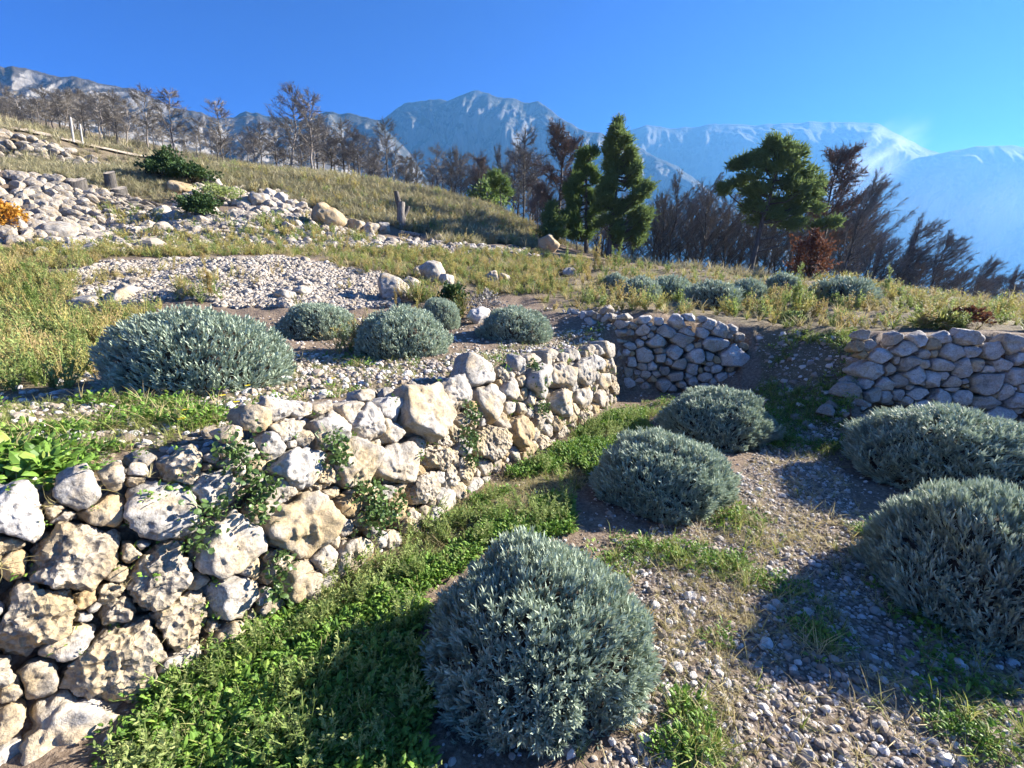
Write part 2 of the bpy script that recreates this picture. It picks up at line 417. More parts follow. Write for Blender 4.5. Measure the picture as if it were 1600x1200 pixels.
ang = np.concatenate((np.linspace(-62, 62, 480), np.linspace(64, 296, 100)))     # clockwise from +Y
rad = np.concatenate(([0.02, 0.2, 0.45], np.geomspace(0.7, 60, 270), np.geomspace(63, 4200, 45)))
AA, RR = np.meshgrid(np.radians(ang), rad)
gx, gy = (np.sin(AA) * RR), (np.cos(AA) * RR)
gz = H(gx.ravel(), gy.ravel()).reshape(gx.shape)
na = len(ang); nr = len(rad)
ii = np.arange(nr - 1)[:, None] * na; jj = np.arange(na)[None]; kk = (jj + 1) % na
gf = np.stack((ii + jj, ii + na + jj, ii + na + kk, ii + kk), -1).reshape(-1, 4)

# cover zones, given as outlines on the ground
Z = {}
Z['clover'] = wpoly([(240, 1290), (250, 1130), (330, 1040), (430, 955), (560, 875), (650, 822), (760, 765), (850, 712), (940, 658), (1010, 640), (1010, 690), (930, 740), (900, 840), (760, 850), (690, 930), (650, 1050), (640, 1290)])
Z['path'] = wpoly([(900, 1320), (960, 1000), (960, 900), (1110, 760), (1190, 660), (1330, 640), (1330, 800), (1420, 1000), (1700, 1080), (1700, 1320)])
Z['ramp'] = wpoly([(1190, 700), (1180, 560), (1200, 520), (1330, 520), (1350, 560), (1330, 690)])
Z['upgreen'] = wpoly([(-60, 780), (-60, 640), (160, 625), (320, 640), (330, 690), (250, 710), (150, 720)])
Z['upmid'] = wpoly([(300, 640), (420, 560), (560, 560), (700, 560), (860, 520), (960, 535), (830, 560), (700, 590), (560, 620), (430, 640)])
Z['bank1'] = wpoly([(110, 490), (110, 425), (170, 408), (350, 404), (520, 412), (600, 432), (640, 462), (600, 482), (420, 482), (250, 474)])
Z['bank2'] = wpoly([(190, 385), (200, 345), (330, 335), (430, 330), (520, 350), (600, 378), (560, 388), (400, 392), (250, 390)])
Z['bank3'] = wpoly([(560, 385), (640, 372), (720, 385), (850, 398), (840, 405), (700, 398), (600, 393)])
Z['bank4'] = wpoly([(50, 398), (60, 372), (140, 350), (230, 328), (300, 322), (350, 345), (330, 385), (200, 396)])
Z['heap'] = wpoly([(300, 300), (330, 285), (390, 300), (460, 308), (485, 330), (470, 345), (400, 335), (340, 318), (290, 312)])
Z['strip'] = wpoly([(-60, 470), (-60, 395), (100, 385), (300, 385), (520, 392), (700, 395), (860, 398), (860, 470), (700, 450), (620, 440), (500, 408), (330, 400), (150, 404), (110, 430), (110, 500)])
Z['field'] = wpoly([(860, 470), (860, 402), (1000, 416), (1200, 436), (1400, 453), (1600, 482), (1700, 492), (1700, 521), (1500, 519), (1345, 527), (1250, 522), (1180, 512), (1130, 505), (1000, 500), (900, 490)])
Z['hill'] = wpoly([(200, 262), (300, 258), (450, 270), (600, 288), (760, 322), (830, 355), (850, 385), (740, 385), (640, 365), (560, 345), (480, 325), (400, 300), (300, 285)])
Z['terr'] = wpoly([(-60, 265), (-60, 250), (100, 262), (200, 262), (300, 285), (250, 310), (140, 285), (0, 268)])
Z['leftweeds'] = wpoly([(-80, 640), (-80, 430), (110, 430), (130, 500), (170, 520), (140, 600), (60, 620)])
def zone(name, x, y): return inpoly(x, y, Z[name])
fx, fy = gx.ravel(), gy.ravel()
q3 = np.stack((fx, fy, 0 * fx), -1)
nz = fbm(q3 * 1.2, 4, 31) * .5 + .5
def soft(name, wob=.25):
    d = fbm(q3 * 1.5, 3, 77) * wob; e = fbm(q3 * 1.5 + 50, 3, 78) * wob
    return zone(name, fx + d, fy + e).astype(float)
green = np.clip(soft('clover') + .4 * soft('upgreen') + .7 * soft('ramp') + .5 * soft('upmid') + .6 * soft('leftweeds') + .55 * soft('strip', .8) + .5 * soft('field', .8) + .75 * soft('hill', 1.5) + .7 * soft('terr', 1.0), 0, 1)
stony = np.clip(soft('path') + soft('bank1', .5) + soft('bank2', .8) + soft('bank4', .8) + soft('bank3', .8) + .4 * soft('ramp'), 0, 1)
rr = np.hypot(fx, fy)
green = np.where(rr > 30, np.maximum(green, .35), green)
me = make_mesh('ground', np.stack((fx, fy, gz.ravel()), -1), gf, smooth=True)
ca = me.color_attributes.new('cover', 'FLOAT_COLOR', 'POINT')
ca.data.foreach_set('color', np.stack((green, stony, nz, np.ones_like(nz)), -1).astype(np.float32).ravel())
t = NT('ground_soil'); tc = t.n('TexCoord'); P = tc.outputs['Object']
at = t.n('VertexColor', layer_name='cover'); sp = t.n('SeparateColor'); t.l(at.outputs['Color'], sp.inputs[0])
n1 = t.noise(P, 3.0, 8, .65); n2 = t.noise(P, 28, 6, .7); n3 = t.noise(P, 110, 4, .7)
soil = t.ramp(n2, [(.3, (.09, .062, .042)), (.5, (.19, .14, .10)), (.7, (.31, .245, .18))])
vo = t.n('TexVoronoi'); vo.inputs['Scale'].default_value = 45; t.l(P, vo.inputs['Vector'])
peb = t.ramp(vo.outputs['Color'], [(.2, (.23, .19, .15)), (.5, (.38, .33, .28)), (.9, (.55, .50, .45))])
peb = t.mix(t.ramp(vo.outputs['Distance'], [(.3, BW(0)), (.6, BW(1))]), peb, (.09, .07, .055))
gr = t.ramp(n2, [(.3, (.045, .055, .02)), (.55, (.10, .105, .04)), (.75, (.21, .18, .09))])
c = t.mix(t.math('MULTIPLY', sp.outputs[1], t.ramp(n1, [(.35, BW(.15)), (.6, BW(.6))])), soil, peb)
c = t.mix(t.math('MULTIPLY', sp.outputs[0], t.ramp(n1, [(.3, BW(.9)), (.65, BW(.45))])), c, gr)
t.l(c, t.b.inputs['Base Color']); t.b.inputs['Roughness'].default_value = .95
b = t.bump(n1, .5, .06); b = t.bump(n2, .6, .03, b); b = t.bump(vo.outputs['Distance'], .4, .012, b); b = t.bump(n3, .5, .006, b)
t.l(b, t.b.inputs['Normal'])
me.materials.append(t.m)
ground = tag(link('ground', me), kind='structure')

# ------------------------------------------------------------------ mountains
def rock_mat(name, light, mid, scrub, s, scrub_amt):
    t = NT(name); tc = t.n('TexCoord'); P = tc.outputs['Object']
    mp = t.n('Mapping'); mp.inputs['Scale'].default_value = (1, 1, .35); t.l(P, mp.inputs['Vector'])
    n1 = t.noise(mp.outputs[0], .012 * s, 9, .68, .6); n2 = t.noise(P, .035 * s, 8, .7)
    g = t.n('NewGeometry'); sx = t.n('SeparateXYZ'); t.l(g.outputs['Normal'], sx.inputs[0])
    c = t.ramp(n1, [(.32, mid), (.5, light), (.6, mid), (.72, light)])
    veg = t.math('ADD', t.math('MULTIPLY', sx.outputs['Z'], .55), n2)
    c = t.mix(t.ramp(veg, [(.78 - scrub_amt, BW(0)), (.92 - scrub_amt, BW(1))]), c, scrub)
    t.l(c, t.b.inputs['Base Color']); t.b.inputs['Roughness'].default_value = .95
    b = t.bump(n1, .7, 14 / s); b = t.bump(n2, .6, 5 / s, b)
    t.l(b, t.b.inputs['Normal']); return t.m
def mountain(name, crest, Rc, foot_frac, mat, label, seed, rough=1.0, cliff=0.55, rows=120, step=2.4, zfoot=-60):
    cx = np.array([c[0] for c in crest], float); cy = np.array([c[1] for c in crest], float)
    px = np.arange(cx[0], cx[-1] + .1, step); py = np.interp(px, cx, cy)
    Rr = np.interp(px, cx, np.interp(np.linspace(0, 1, len(cx)), np.linspace(0, 1, len(Rc)), Rc)) if np.ndim(Rc) else np.full(len(px), float(Rc))
    py = py + fbm(np.stack((px * .045, px * 0 + seed, px * 0), -1), 4, seed) * 5 * rough
    a, s = ray(px, py); zc = EYE + s * Rr
    u = np.concatenate((np.linspace(0, 1, rows), [1.012, 1.03, 1.06, 1.12]))
    prof_y = np.interp(u, [0, .3, .5, .8, 1, 1.12], [foot_frac, foot_frac + (1 - foot_frac) * .5, foot_frac + (1 - foot_frac) * .74, .965, 1.0, 1.25])
    prof_z = np.interp(u, [0, .3, .5, .8, 1, 1.012, 1.03, 1.06, 1.12], [0, (1 - cliff) * .55, (1 - cliff), .86, 1, .99, .97, .9, .6])
    U, I = np.meshgrid(u, np.arange(len(px)), indexing='ij')
    Y = prof_y[:, None] * Rr[None]; Zt = zfoot + prof_z[:, None] * (zc - zfoot)[None]
    X = a[None] * Y
    sc = Rr.mean() / 1500
    w = np.clip(1 - np.abs(U - .62) * 1.0, .2, 1) * np.clip((1.0 - U) * 9, 0.15, 1) * np.clip(U * 5, 0, 1)
    q0 = np.stack((X / (420 * sc), Y * 0 + seed, Zt / (420 * sc)), -1)
    wx = fbm(q0 * 1.7, 3, seed + 30); wz = fbm(q0 * 1.7 + 40, 3, seed + 31)
    q = np.stack((X / (260 * sc) + wx * .8, Y * 0 + seed, Zt / (340 * sc) + wz * .8), -1)
    qv = np.stack((X / (95 * sc) + wx * .5, Y * 0 + seed, Zt / (420 * sc) + wz * .5), -1); g4 = ridged(qv, 5, seed + 13)
    g1 = ridged(q, 6, seed); g2 = fbm(q * np.array([4.5, 1, 4.]), 5, seed + 5, .6); g3 = fbm(q0, 3, seed + 9)
    strata = np.sin((Zt / (55 * sc) + wx * 3 + g3 * 2)) * .5 * np.clip(fbm(q0 * 2 + 9, 2, seed + 3) + .3, 0, 1)
    dY = (-g1 * 42 - g2 * 55 - g3 * 95 - strata * 26 - g4 * 40) * sc * w * rough
    Zt = Zt + (g2 * 22 + g1 * 14) * sc * w * rough
    Y = Y + dY; X = a[None] * Y
    n = len(px)
    i = np.arange(len(u) - 1)[:, None] * n; j = np.arange(n - 1)[None]
    f = np.stack((i + j, i + j + 1, i + n + j + 1, i + n + j), -1).reshape(-1, 4)
    o = link(name, make_mesh(name, np.stack((X, Y, Zt), -1).reshape(-1, 3), f, mat, smooth=True))
    return tag(o, label, kind='structure')
mA = rock_mat('limestone_near', (.235, .22, .20), (.125, .115, .106), (.052, .046, .037), 3.0, .16)
mB = rock_mat('limestone_cliff', (.145, .14, .133), (.08, .077, .073), (.036, .038, .03), 1.6, .12)
mountain('mountain', [(-420, 78), (-200, 86), (0, 102), (60, 112), (130, 123), (200, 138), (240, 152), (290, 172), (340, 185), (400, 182), (450, 196), (520, 240), (600, 300), (700, 380)], (650, 900), .25, mA, 'pale rocky mountain flank with dark scrub rising behind the burnt trees', 3, 1.0, .35)
mountain('mountain', [(250, 260), (330, 200), (385, 176), (420, 182), (470, 190), (510, 178), (545, 177), (590, 190), (640, 240), (700, 330)], 1150, .6, mB, 'small pale limestone ridge left of the highest peak', 41, .9, .5)
mountain('mountain', [(380, 330), (500, 250), (560, 200), (600, 186), (632, 160), (670, 156), (700, 159), (722, 150), (745, 143), (775, 150), (800, 156), (820, 162), (840, 159), (862, 172), (885, 190), (920, 206), (945, 211), (985, 222), (1060, 260), (1150, 330), (1300, 450)], 1600, .66, mB, 'highest limestone peak with sheer gullied cliffs', 11, 1.0, .7)
mC = rock_mat('limestone_far', (.085, .084, .083), (.058, .058, .057), (.034, .036, .03), 1.6, .14)
mountain('mountain', [(800, 330), (900, 240), (950, 214), (985, 205), (1010, 196), (1060, 201), (1130, 194), (1180, 198), (1230, 192), (1290, 190), (1370, 193), (1400, 208), (1440, 230), (1480, 243), (1550, 290), (1700, 400)], 2300, .74, mC, 'long flat-topped cliff wall right of the highest peak', 23, .6, .75)
mountain('mountain', [(1180, 400), (1300, 322), (1380, 270), (1430, 246), (1470, 240), (1520, 230), (1580, 227), (1640, 236), (1750, 245), (1950, 270)], 2120, .74, mC, 'farthest hazy blue mountain at the right', 57, .5, .7)

# ------------------------------------------------------------------ stones
def stone_shape(seed, sub, a, b, front, back, cuts=(), p=30, pit=0.0, rough=1.0, chamfer=5):
    """rounded intersection of planes; x along, y up, z out"""
    r_ = np.random.default_rng(seed); d, f = ico(sub)
    N = []; D = []
    k = r_.integers(6, 8); th = np.linspace(0, 2 * math.pi, k, endpoint=False) + r_.uniform(0, .8) + r_.uniform(-.3, .3, k)
    for x in th:
        c, s = math.cos(x), math.sin(x)
        sup = math.hypot(a * c, b * s) * .6 + (a * abs(c) + b * abs(s)) * .34
        tz = r_.uniform(-.15, .35); N.append((c, s, tz)); D.append(sup * r_.uniform(.88, 1.1))
    N.append((r_.uniform(-.3, .3), r_.uniform(-.25, .3), 1)); D.append(front)
    N.append((r_.uniform(-.2, .2), r_.uniform(-.2, .2), -1)); D.append(back)
    for _ in range(chamfer):
        v = r_.normal(size=3); v[2] = abs(v[2]) * .9 + .15; v /= np.linalg.norm(v)
        sup = math.sqrt((a * v[0]) ** 2 + (b * v[1]) ** 2 + (front * v[2]) ** 2)
        N.append(tuple(v)); D.append(sup * r_.uniform(.72, 1.02))
    for (cx, cy, cd) in cuts:
        N.append((cx, cy, r_.uniform(-.05, .12))); D.append(max(cd, .25 * min(a, b)))
    N = np.array(N, float); L = np.linalg.norm(N, axis=1); N /= L[:, None]; D = np.array(D)
    q = np.maximum(d @ N.T, 0) / D[None]
    r = (q ** p).sum(1) ** (-1 / p)
    v = d * r[:, None]
    m = min(a, b)
    off = np.array([seed * 1.37 % 91, seed * .73 % 57, 0])
    dn = fbm(v / m * 1.3 + off, 3, seed % 97) * m * .11 * rough + fbm(v / m * 5 + off, 3, seed % 89) * m * .05 * rough
    dn = dn + (ridged(v / m * 1.9 + off, 3, seed % 67) - .45) * m * .075 * rough - np.clip(vn(v / m * 3.1 + off, seed % 61) - .35, 0, 1) * m * .16 * rough
    if pit:
        dn = dn + fbm(v / .045 + off, 4, seed % 83, .65) * .024 * pit - np.clip(vn(v / .03 + off, seed % 71) - .25, 0, 1) * .03 * pit
    v = v + d * dn[:, None]
    return v, f
class Wall:
    def __init__(self, base, setb, height, zf):
        self.base = np.asarray(base, float); seg = np.hypot(*np.diff(self.base, axis=0).T)
        self.s = np.concatenate(([0], np.cumsum(seg))); self.L = self.s[-1]
        self.setb = setb; self.height = height; self.zf = zf
        T, V = np.meshgrid(np.linspace(0, self.L, 700), np.linspace(-.25, 1.3, 150))
        self.T, self.V = T.ravel(), V.ravel(); self.PX = project(self.pt(self.T, self.V))
    def dirn(self, t):
        t = np.asarray(t, float); e = .15
        a = self.xy(np.clip(t - e, 0, self.L)); b = self.xy(np.clip(t + e, 0, self.L)); d = b - a
        return d / np.linalg.norm(d, axis=-1, keepdims=True)
    def xy(self, t):
        return np.stack((np.interp(t, self.s, self.base[:, 0]), np.interp(t, self.s, self.base[:, 1])), -1)
    def pt(self, t, v):
        t = np.asarray(t, float); v = np.asarray(v, float); d = self.dirn(t); f = t / self.L
        sb = np.interp(f, *self.setb); h = np.interp(f, *self.height); z0 = np.interp(f, *self.zf)
        xy = self.xy(t); n = np.stack((-d[..., 1], d[..., 0]), -1)
        return np.concatenate((xy + n * (sb * v)[..., None], (z0 + h * v)[..., None]), -1)
    def find(self, px, py):
        i = np.argmin((self.PX[:, 0] - px) ** 2 + (self.PX[:, 1] - py) ** 2)
        return self.T[i], self.V[i]
    def h(self, t): return float(np.interp(t / self.L, *self.height))
    def frame(self, t):
        d = self.dirn(np.array(t)); f = t / self.L
        sb = float(np.interp(f, *self.setb)); h = float(np.interp(f, *self.height))
        et = np.array((d[0], d[1], 0)); ev = np.array((-d[1] * sb, d[0] * sb, h)); ev /= np.linalg.norm(ev)
        return et, ev, np.cross(et, ev)
def build_wall(name, wall, seeds, label, matfn, sub_fn, maxfront=.15, group=None, p=30, rough=1.5):
    """seeds: list of (t, w(metres up the face), a, b, kind)"""
    root = empty(name, wall.pt(0.0, 0.0))
    base = np.array(root.location)
    tag(root, label, 'wall', group)
    S = np.array([(s[0], s[1], s[2], s[3]) for s in seeds])
    for i, (tt, w, a, b, kind) in enumerate(seeds):
        cuts = []
        for j in np.nonzero((np.abs(S[:, 0] - tt) < 3 * a + .25) & (np.abs(S[:, 1] - w) < 3 * b + .25))[0]:
            if j == i: continue
            dx, dy = S[j, 0] - tt, S[j, 1] - w; L = math.hypot(dx, dy)
            if L < 1e-4: continue
            cx, cy = dx / L, dy / L
            ri = 1 / math.hypot(cx / a, cy / b); rj = 1 / math.hypot(cx / S[j, 2], cy / S[j, 3])
            dd = L * ri / (ri + rj) - .003
            if dd < ri * 1.25: cuts.append((cx, cy, dd))
        et, ev, en = wall.frame(tt); h = math.hypot(wall.h(tt), float(np.interp(tt / wall.L, *wall.setb)))
        c = wall.pt(np.array(tt), np.array(w / h))
        fr = np.clip(min(a, b) * .75, .035, maxfront) * rng.uniform(.8, 1.15); back = min(max(a, b), .16) * 1.0 + .03
        sub = sub_fn(c, max(a, b))
        v, f = stone_shape(1003 + i * 11 + int(base[0] * 100), sub, a * 1.15, b * 1.15, fr, back, cuts, pit=1.0 if kind == 'pitted' else 0.0, rough=rough, p=p)
        m4 = Matrix(((et[0], ev[0], en[0], c[0] - base[0]), (et[1], ev[1], en[1], c[1] - base[1]), (et[2], ev[2], en[2], c[2] - base[2]), (0, 0, 0, 1)))
        link('stone', make_mesh('stone', v, f, matfn(kind), smooth=True), root, mat4=m4)
    return root
def pix_seeds(wall, lst):
    out = []
    for (px, py, w, h, kind) in lst:
        t0, v0 = wall.find(px, py)
        ta, _ = wall.find(px - w / 2, py); tb, _ = wall.find(px + w / 2, py)
        _, va = wall.find(px, py - h / 2); _, vb = wall.find(px, py + h / 2)
        H_ = math.hypot(wall.h(t0), float(np.interp(t0 / wall.L, *wall.setb)))
        a = max(abs(tb - ta) / 2, .02); b = max(abs(va - vb) / 2 * H_, .02)
        a = min(a, 2.2 * b + .02); b = min(b, 1.8 * a + .02)
        out.append((t0, v0 * H_, a, b, kind))
    return out
def fill_seeds(wall, seeds, n, rmin, rmax, kinds, vmax=1.0, seed=1, tmin=0, tmax=None):
    r_ = np.random.default_rng(seed); out = list(seeds); tmax = tmax or wall.L
    for _ in range(n):
        tt = r_.uniform(tmin, tmax); hh = math.hypot(wall.h(tt), float(np.interp(tt / wall.L, *wall.setb))); w = r_.uniform(-.03, hh * vmax)
        gap = min((max(abs(s[0] - tt) / (s[2] + 1e-6), 0) ** 2 + (abs(s[1] - w) / s[3]) ** 2) ** .5 for s in out) if out else 9
        if gap < 1.12: continue
        room = min(math.hypot(s[0] - tt, s[1] - w) - .8 * min(s[2], s[3]) for s in out) if out else rmax
        a = float(np.clip(room * 1.0, rmin, rmax)) * r_.uniform(.85, 1.25)
        out.append((tt, w, a, a * r_.uniform(.6, .95), kinds[r_.integers(len(kinds))]))
    return out
G, Wt, C, O, Pi = 'grey', 'white', 'cream', 'ochre', 'pitted'
w1 = Wall(W1B, ([0, .25, .6, 1], [.24, .26, .34, .12]), ([0, 1], [.88, .84]), ([0, 1], [-.02, .03]))
L1 = [(30,810,90,95,Wt),(125,765,85,65,G),(175,745,45,35,C),(213,738,30,20,Wt),(265,800,118,88,G),(122,868,150,110,Pi),(165,800,60,50,O),(20,885,45,45,O),(205,862,36,36,O),(55,962,135,120,Pi),(130,938,45,35,O),(250,905,100,105,Pi),(185,900,32,26,O),(185,950,60,40,Pi),(180,1032,185,112,Pi),(285,965,85,95,Pi),(60,1058,75,60,C),(8,1125,50,55,O),(110,1145,190,130,Wt),(285,1050,95,80,C),(358,852,118,98,Wt),(365,932,86,72,G),(355,1005,80,66,C),(335,765,92,62,G),(472,822,116,102,C),(468,910,78,70,C),(548,866,76,52,C),(438,770,90,40,G),(460,732,105,66,G),(548,724,72,80,C),(545,792,40,38,O),(450,673,76,36,Wt),(387,706,42,28,G),(360,678,38,24,Wt),(402,657,46,30,O),(435,640,36,30,Wt),(470,640,34,26,Wt),(502,638,38,22,G),(516,674,58,60,G),(572,662,64,62,G),(546,641,42,30,Wt),(570,618,28,18,Wt),(610,638,36,26,Wt),(658,652,95,76,C),(618,728,84,66,C),(685,716,58,48,Pi),(662,764,50,50,Pi),(692,784,36,42,G),(612,800,70,40,O),(642,818,50,42,Pi),(708,616,56,52,G),(752,586,66,34,G),(764,628,42,58,C),(796,608,36,34,G),(797,636,32,18,Wt),(762,694,70,64,Pi),(728,736,42,32,Pi),(742,757,36,26,G),(808,674,58,48,O),(826,702,34,22,C),(838,595,44,62,G),(872,586,56,44,C),(908,580,40,42,G),(874,630,48,54,C),(906,622,26,36,C),(930,566,44,26,Wt),(950,548,36,22,G),(968,552,24,22,G),(969,578,28,28,C),(942,596,26,26,C),(934,622,26,26,C),(956,606,16,26,Pi),(912,655,42,32,Pi),(944,640,20,26,C),(876,676,46,30,Pi),(846,692,40,30,Pi),(828,564,32,18,G),(860,556,30,16,G),(892,553,26,16,G),(700,745,34,34,Pi),(790,735,34,26,Pi)]
s1 = fill_seeds(w1, pix_seeds(w1, L1), 2200, .025, .085, [G, C, O, Pi, C], .98, 4)
M1 = lambda k: M[k]
def near_sub(c, a):
    px = a / max(c[1], 1) * 448
    return 5 if px > 60 else 4 if px > 26 else 3 if px > 7 else 2
wall1 = build_wall('dry_stone_wall', w1, s1, 'long sunlit cream limestone terrace wall running from bottom left to the centre', M1, near_sub, .15)
w2 = Wall([(0.95, 8.25), (1.35, 7.55), (1.72, 7.02), (2.6, 6.92), (3.62, 6.85)], ([0, 1], [.10, .14]), ([0, .25, .38, .45, .75, 1], [.48, .52, .95, 1.2, 1.16, .95]), ([0, .25, .36, .42, 1], [.80, .76, .35, .04, .10]))
L2 = [(165,180,140,100),(290,130,110,70),(280,85,90,50),(165,100,110,40),(310,215,70,70),(220,260,150,70),(390,180,80,60),(380,250,100,60),(410,130,60,40),(590,150,110,50),(580,235,120,80),(750,235,150,80),(850,155,110,90),(930,135,90,60),(1040,145,80,50),(1080,185,170,60),(1040,255,90,60),(1180,240,140,90),(920,240,120,40),(680,320,160,90),(890,315,190,90),(1140,340,240,110),(550,330,60,60),(480,360,80,60),(585,425,110,120),(825,400,110,100),(700,390,80,50),(930,365,90,50),(990,430,150,120),(1090,440,70,70),(1270,440,240,160),(710,450,80,60),(775,475,50,50),(570,510,70,60),(640,515,70,60),(740,545,70,60),(860,500,100,70),(960,535,90,90),(1090,490,90,40),(1140,530,100,60),(680,580,70,40),(820,600,180,60),(930,590,50,40),(960,630,70,60),(750,650,150,60),(880,655,80,50),(480,480,60,100),(455,560,60,100),(460,640,90,100),(590,580,80,60),(470,250,50,50),(1060,600,100,70),(1180,600,100,70),(1000,350,60,40),(1060,680,110,60),(1190,670,110,70),(1280,600,110,80),(1310,670,90,60)]
L2 = [(890 + x / 5, 470 + y / 5, w / 5, h / 5, ['shade', 'shade', G][i % 3]) for i, (x, y, w, h) in enumerate(L2)]
s2 = fill_seeds(w2, pix_seeds(w2, L2), 220, .025, .06, ['shade', G, O], .95, 5)
wall2 = build_wall('dry_stone_wall', w2, s2, 'shaded grey dry stone wall behind the middle lavender bushes, ending in a big tilted block', M1, lambda c, a: 3 if a > .05 else 2, .13, None, 70, .9)
w3 = Wall(W3B, ([0, 1], [.14, .14]), ([0, .15, 1], [.95, 1.12, 1.15]), ([0, .12, .3, 1], [.25, .12, .0, -.1]))
L3 = [(530,160,130,90),(590,235,260,120),(390,300,230,120),(300,220,120,80),(720,160,180,80),(920,150,160,60),(1160,150,230,120),(1500,200,220,130),(1000,275,190,110),(1160,260,160,90),(1330,255,180,120),(770,290,130,60),(340,425,200,150),(480,410,85,100),(530,335,50,80),(630,365,180,130),(680,450,220,130),(920,390,220,110),(1070,410,180,140),(1200,370,140,100),(1400,370,200,110),(1560,330,100,100),(440,535,170,110),(560,510,110,110),(290,530,120,80),(820,500,150,130),(1000,520,180,80),(1290,530,280,170),(1530,470,200,150),(920,460,90,80),(1430,600,150,120),(540,620,100,90),(690,610,200,90),(900,650,150,120),(1080,650,160,130),(1300,680,280,100),(1540,660,180,150),(620,670,130,70),(740,720,220,80),(1160,750,120,50),(1390,800,350,110),(440,640,110,100),(330,620,160,120),(1000,580,110,40),(1480,900,120,80),(1590,870,60,90),(1570,570,80,80),(1100,520,80,40),(980,780,200,80),(1200,840,140,80)]
L3 = [(1300 + x / 5.333, 500 + y / 5.333, w / 5.333, h / 5.333, ['shade', 'shade', 'shade', G][i % 4]) for i, (x, y, w, h) in enumerate(L3)]
s3 = pix_seeds(w3, L3)
t_right = max(s[0] for s in s3)
s3 = fill_seeds(w3, s3, 60, .12, .19, ['shade', G], .92, 6, t_right + .1)
s3 = fill_seeds(w3, s3, 260, .03, .07, ['shade', G, O], .95, 7)
wall3 = build_wall('dry_stone_wall', w3, s3, 'shaded blue-grey dry stone wall of rounded stones at the right edge', M1, lambda c, a: 3 if a > .05 else 2, .15, None, 70, .9)

# pool of shared stones for rubble, far walls, pebbles
def pool(n, sub, mat, flat=(.55, .9), seed=0, p=30, smooth=True):
    out = []
    for i in range(n):
        r_ = np.random.default_rng(seed + i)
        v, f = stone_shape(seed + i * 13 + 5, sub, 1.0, r_.uniform(.65, .95), r_.uniform(*flat), r_.uniform(*flat), p=p, chamfer=5)
        v = v / np.abs(v).max() * 1.0
        out.append(make_mesh('stone', v, f, mat, smooth=smooth))
    return out
PFAR = pool(14, 2, M['far'], seed=100, smooth=False)
PRUB = pool(10, 2, M['rubble'], seed=200, smooth=False)
PPEB = pool(10, 2, M['pebble'], (.4, .7), seed=300, smooth=False)
PPEBL = pool(12, 1, M['pebble'], seed=330, smooth=False)
PRUBL = pool(12, 1, M['rubble'], seed=360, smooth=False)
PGREY = pool(8, 3, M['grey'], seed=400)
PCREAM = pool(6, 3, M['cream'], seed=430)
def eul(n, tilt=3.14):
    return np.stack((rng.uniform(-tilt, tilt, n), rng.uniform(-tilt, tilt, n), rng.uniform(0, 6.28, n)), -1)
# loose stones on the top of the long wall
for k in range(110):
    tt = rng.uniform(.3, w1.L - .1); d = w1.dirn(np.array(tt)); off = float(np.interp(tt / w1.L, *w1.setb)) + rng.uniform(.0, .42) ** 1.0
    x, y = w1.xy(tt) + np.array((-d[1], d[0])) * off
    s = rng.choice([.018, .025, .03, .04, .055, .075], p=[.2, .25, .2, .17, .12, .06])
    link('stone', (PGREY if k % 3 else PCREAM)[k % 6], wall1, loc=np.array((x, y, H1(x, y) + s * .35)) - np.array(wall1.location), rot=eul(1, .5)[0], scale=np.array((1, 1, .8)) * s * rng.uniform(.8, 1.2))
# far terrace walls on the left slope
def far_wall(label, pix_base, Yb, hpx_top, Yt, rows, size, seed):
    root = None; r_ = np.random.default_rng(seed)
    b = np.array([at_y(p[0], p[1], Y) for p, Y in zip(pix_base, Yb)]); tp = np.array([at_y(p[0], p[1], Y) for p, Y in zip(hpx_top, Yt)])
    root = empty('dry_stone_wall', b[0]); tag(root, label, 'wall', None)
    L = np.concatenate(([0], np.cumsum(np.linalg.norm(np.diff(b, axis=0), axis=1)))); tot = L[-1]; cnt = 0
    for ri in range(rows):
        v = (ri + .5) / rows; x = r_.uniform(0, size)
        while x < tot and cnt < 300:
            w = size * r_.uniform(.7, 1.6)
            p0 = np.array([np.interp(x + w / 2, L, b[:, k]) for k in range(3)]); p1 = np.array([np.interp(x + w / 2, L, tp[:, k]) for k in range(3)])
            p = p0 + (p1 - p0) * (v + r_.uniform(-.25, .25) / rows) + r_.normal(size=3) * .04 + np.array((.05, -.16, .08))
            hh = np.linalg.norm(p1 - p0) / rows * r_.uniform(.85, 1.25)
            if r_.uniform() > .07:
                link('stone', PFAR[cnt % 14], root, loc=p - b[0], rot=(r_.uniform(-.3, .3) + .9, r_.uniform(-.5, .5), r_.uniform(-.4, .4) + .25), scale=(w * .56, hh * .62, size * .5)); cnt += 1
            x += w
    return root
far_wall('pale terrace wall below the weedy ledge, beside the orange bush', [(-40, 395), (30, 385), (120, 367), (215, 335), (250, 332)], [14, 14.5, 16.4, 19, 19.7], [(-40, 262), (30, 273), (110, 287), (200, 312), (240, 322)], [18.3, 18.9, 19.5, 20, 20.2], 13, .38, 1)
far_wall('highest pale terrace wall under the dirt track at the upper left', [(-40, 245), (0, 251), (60, 259), (120, 270), (160, 272)], [24, 24.4, 24.8, 25.2, 25.8], [(-40, 196), (0, 205), (60, 220), (120, 240), (165, 258)], [25.6, 25.9, 26.2, 26.6, 27.2], 7, .55, 2)

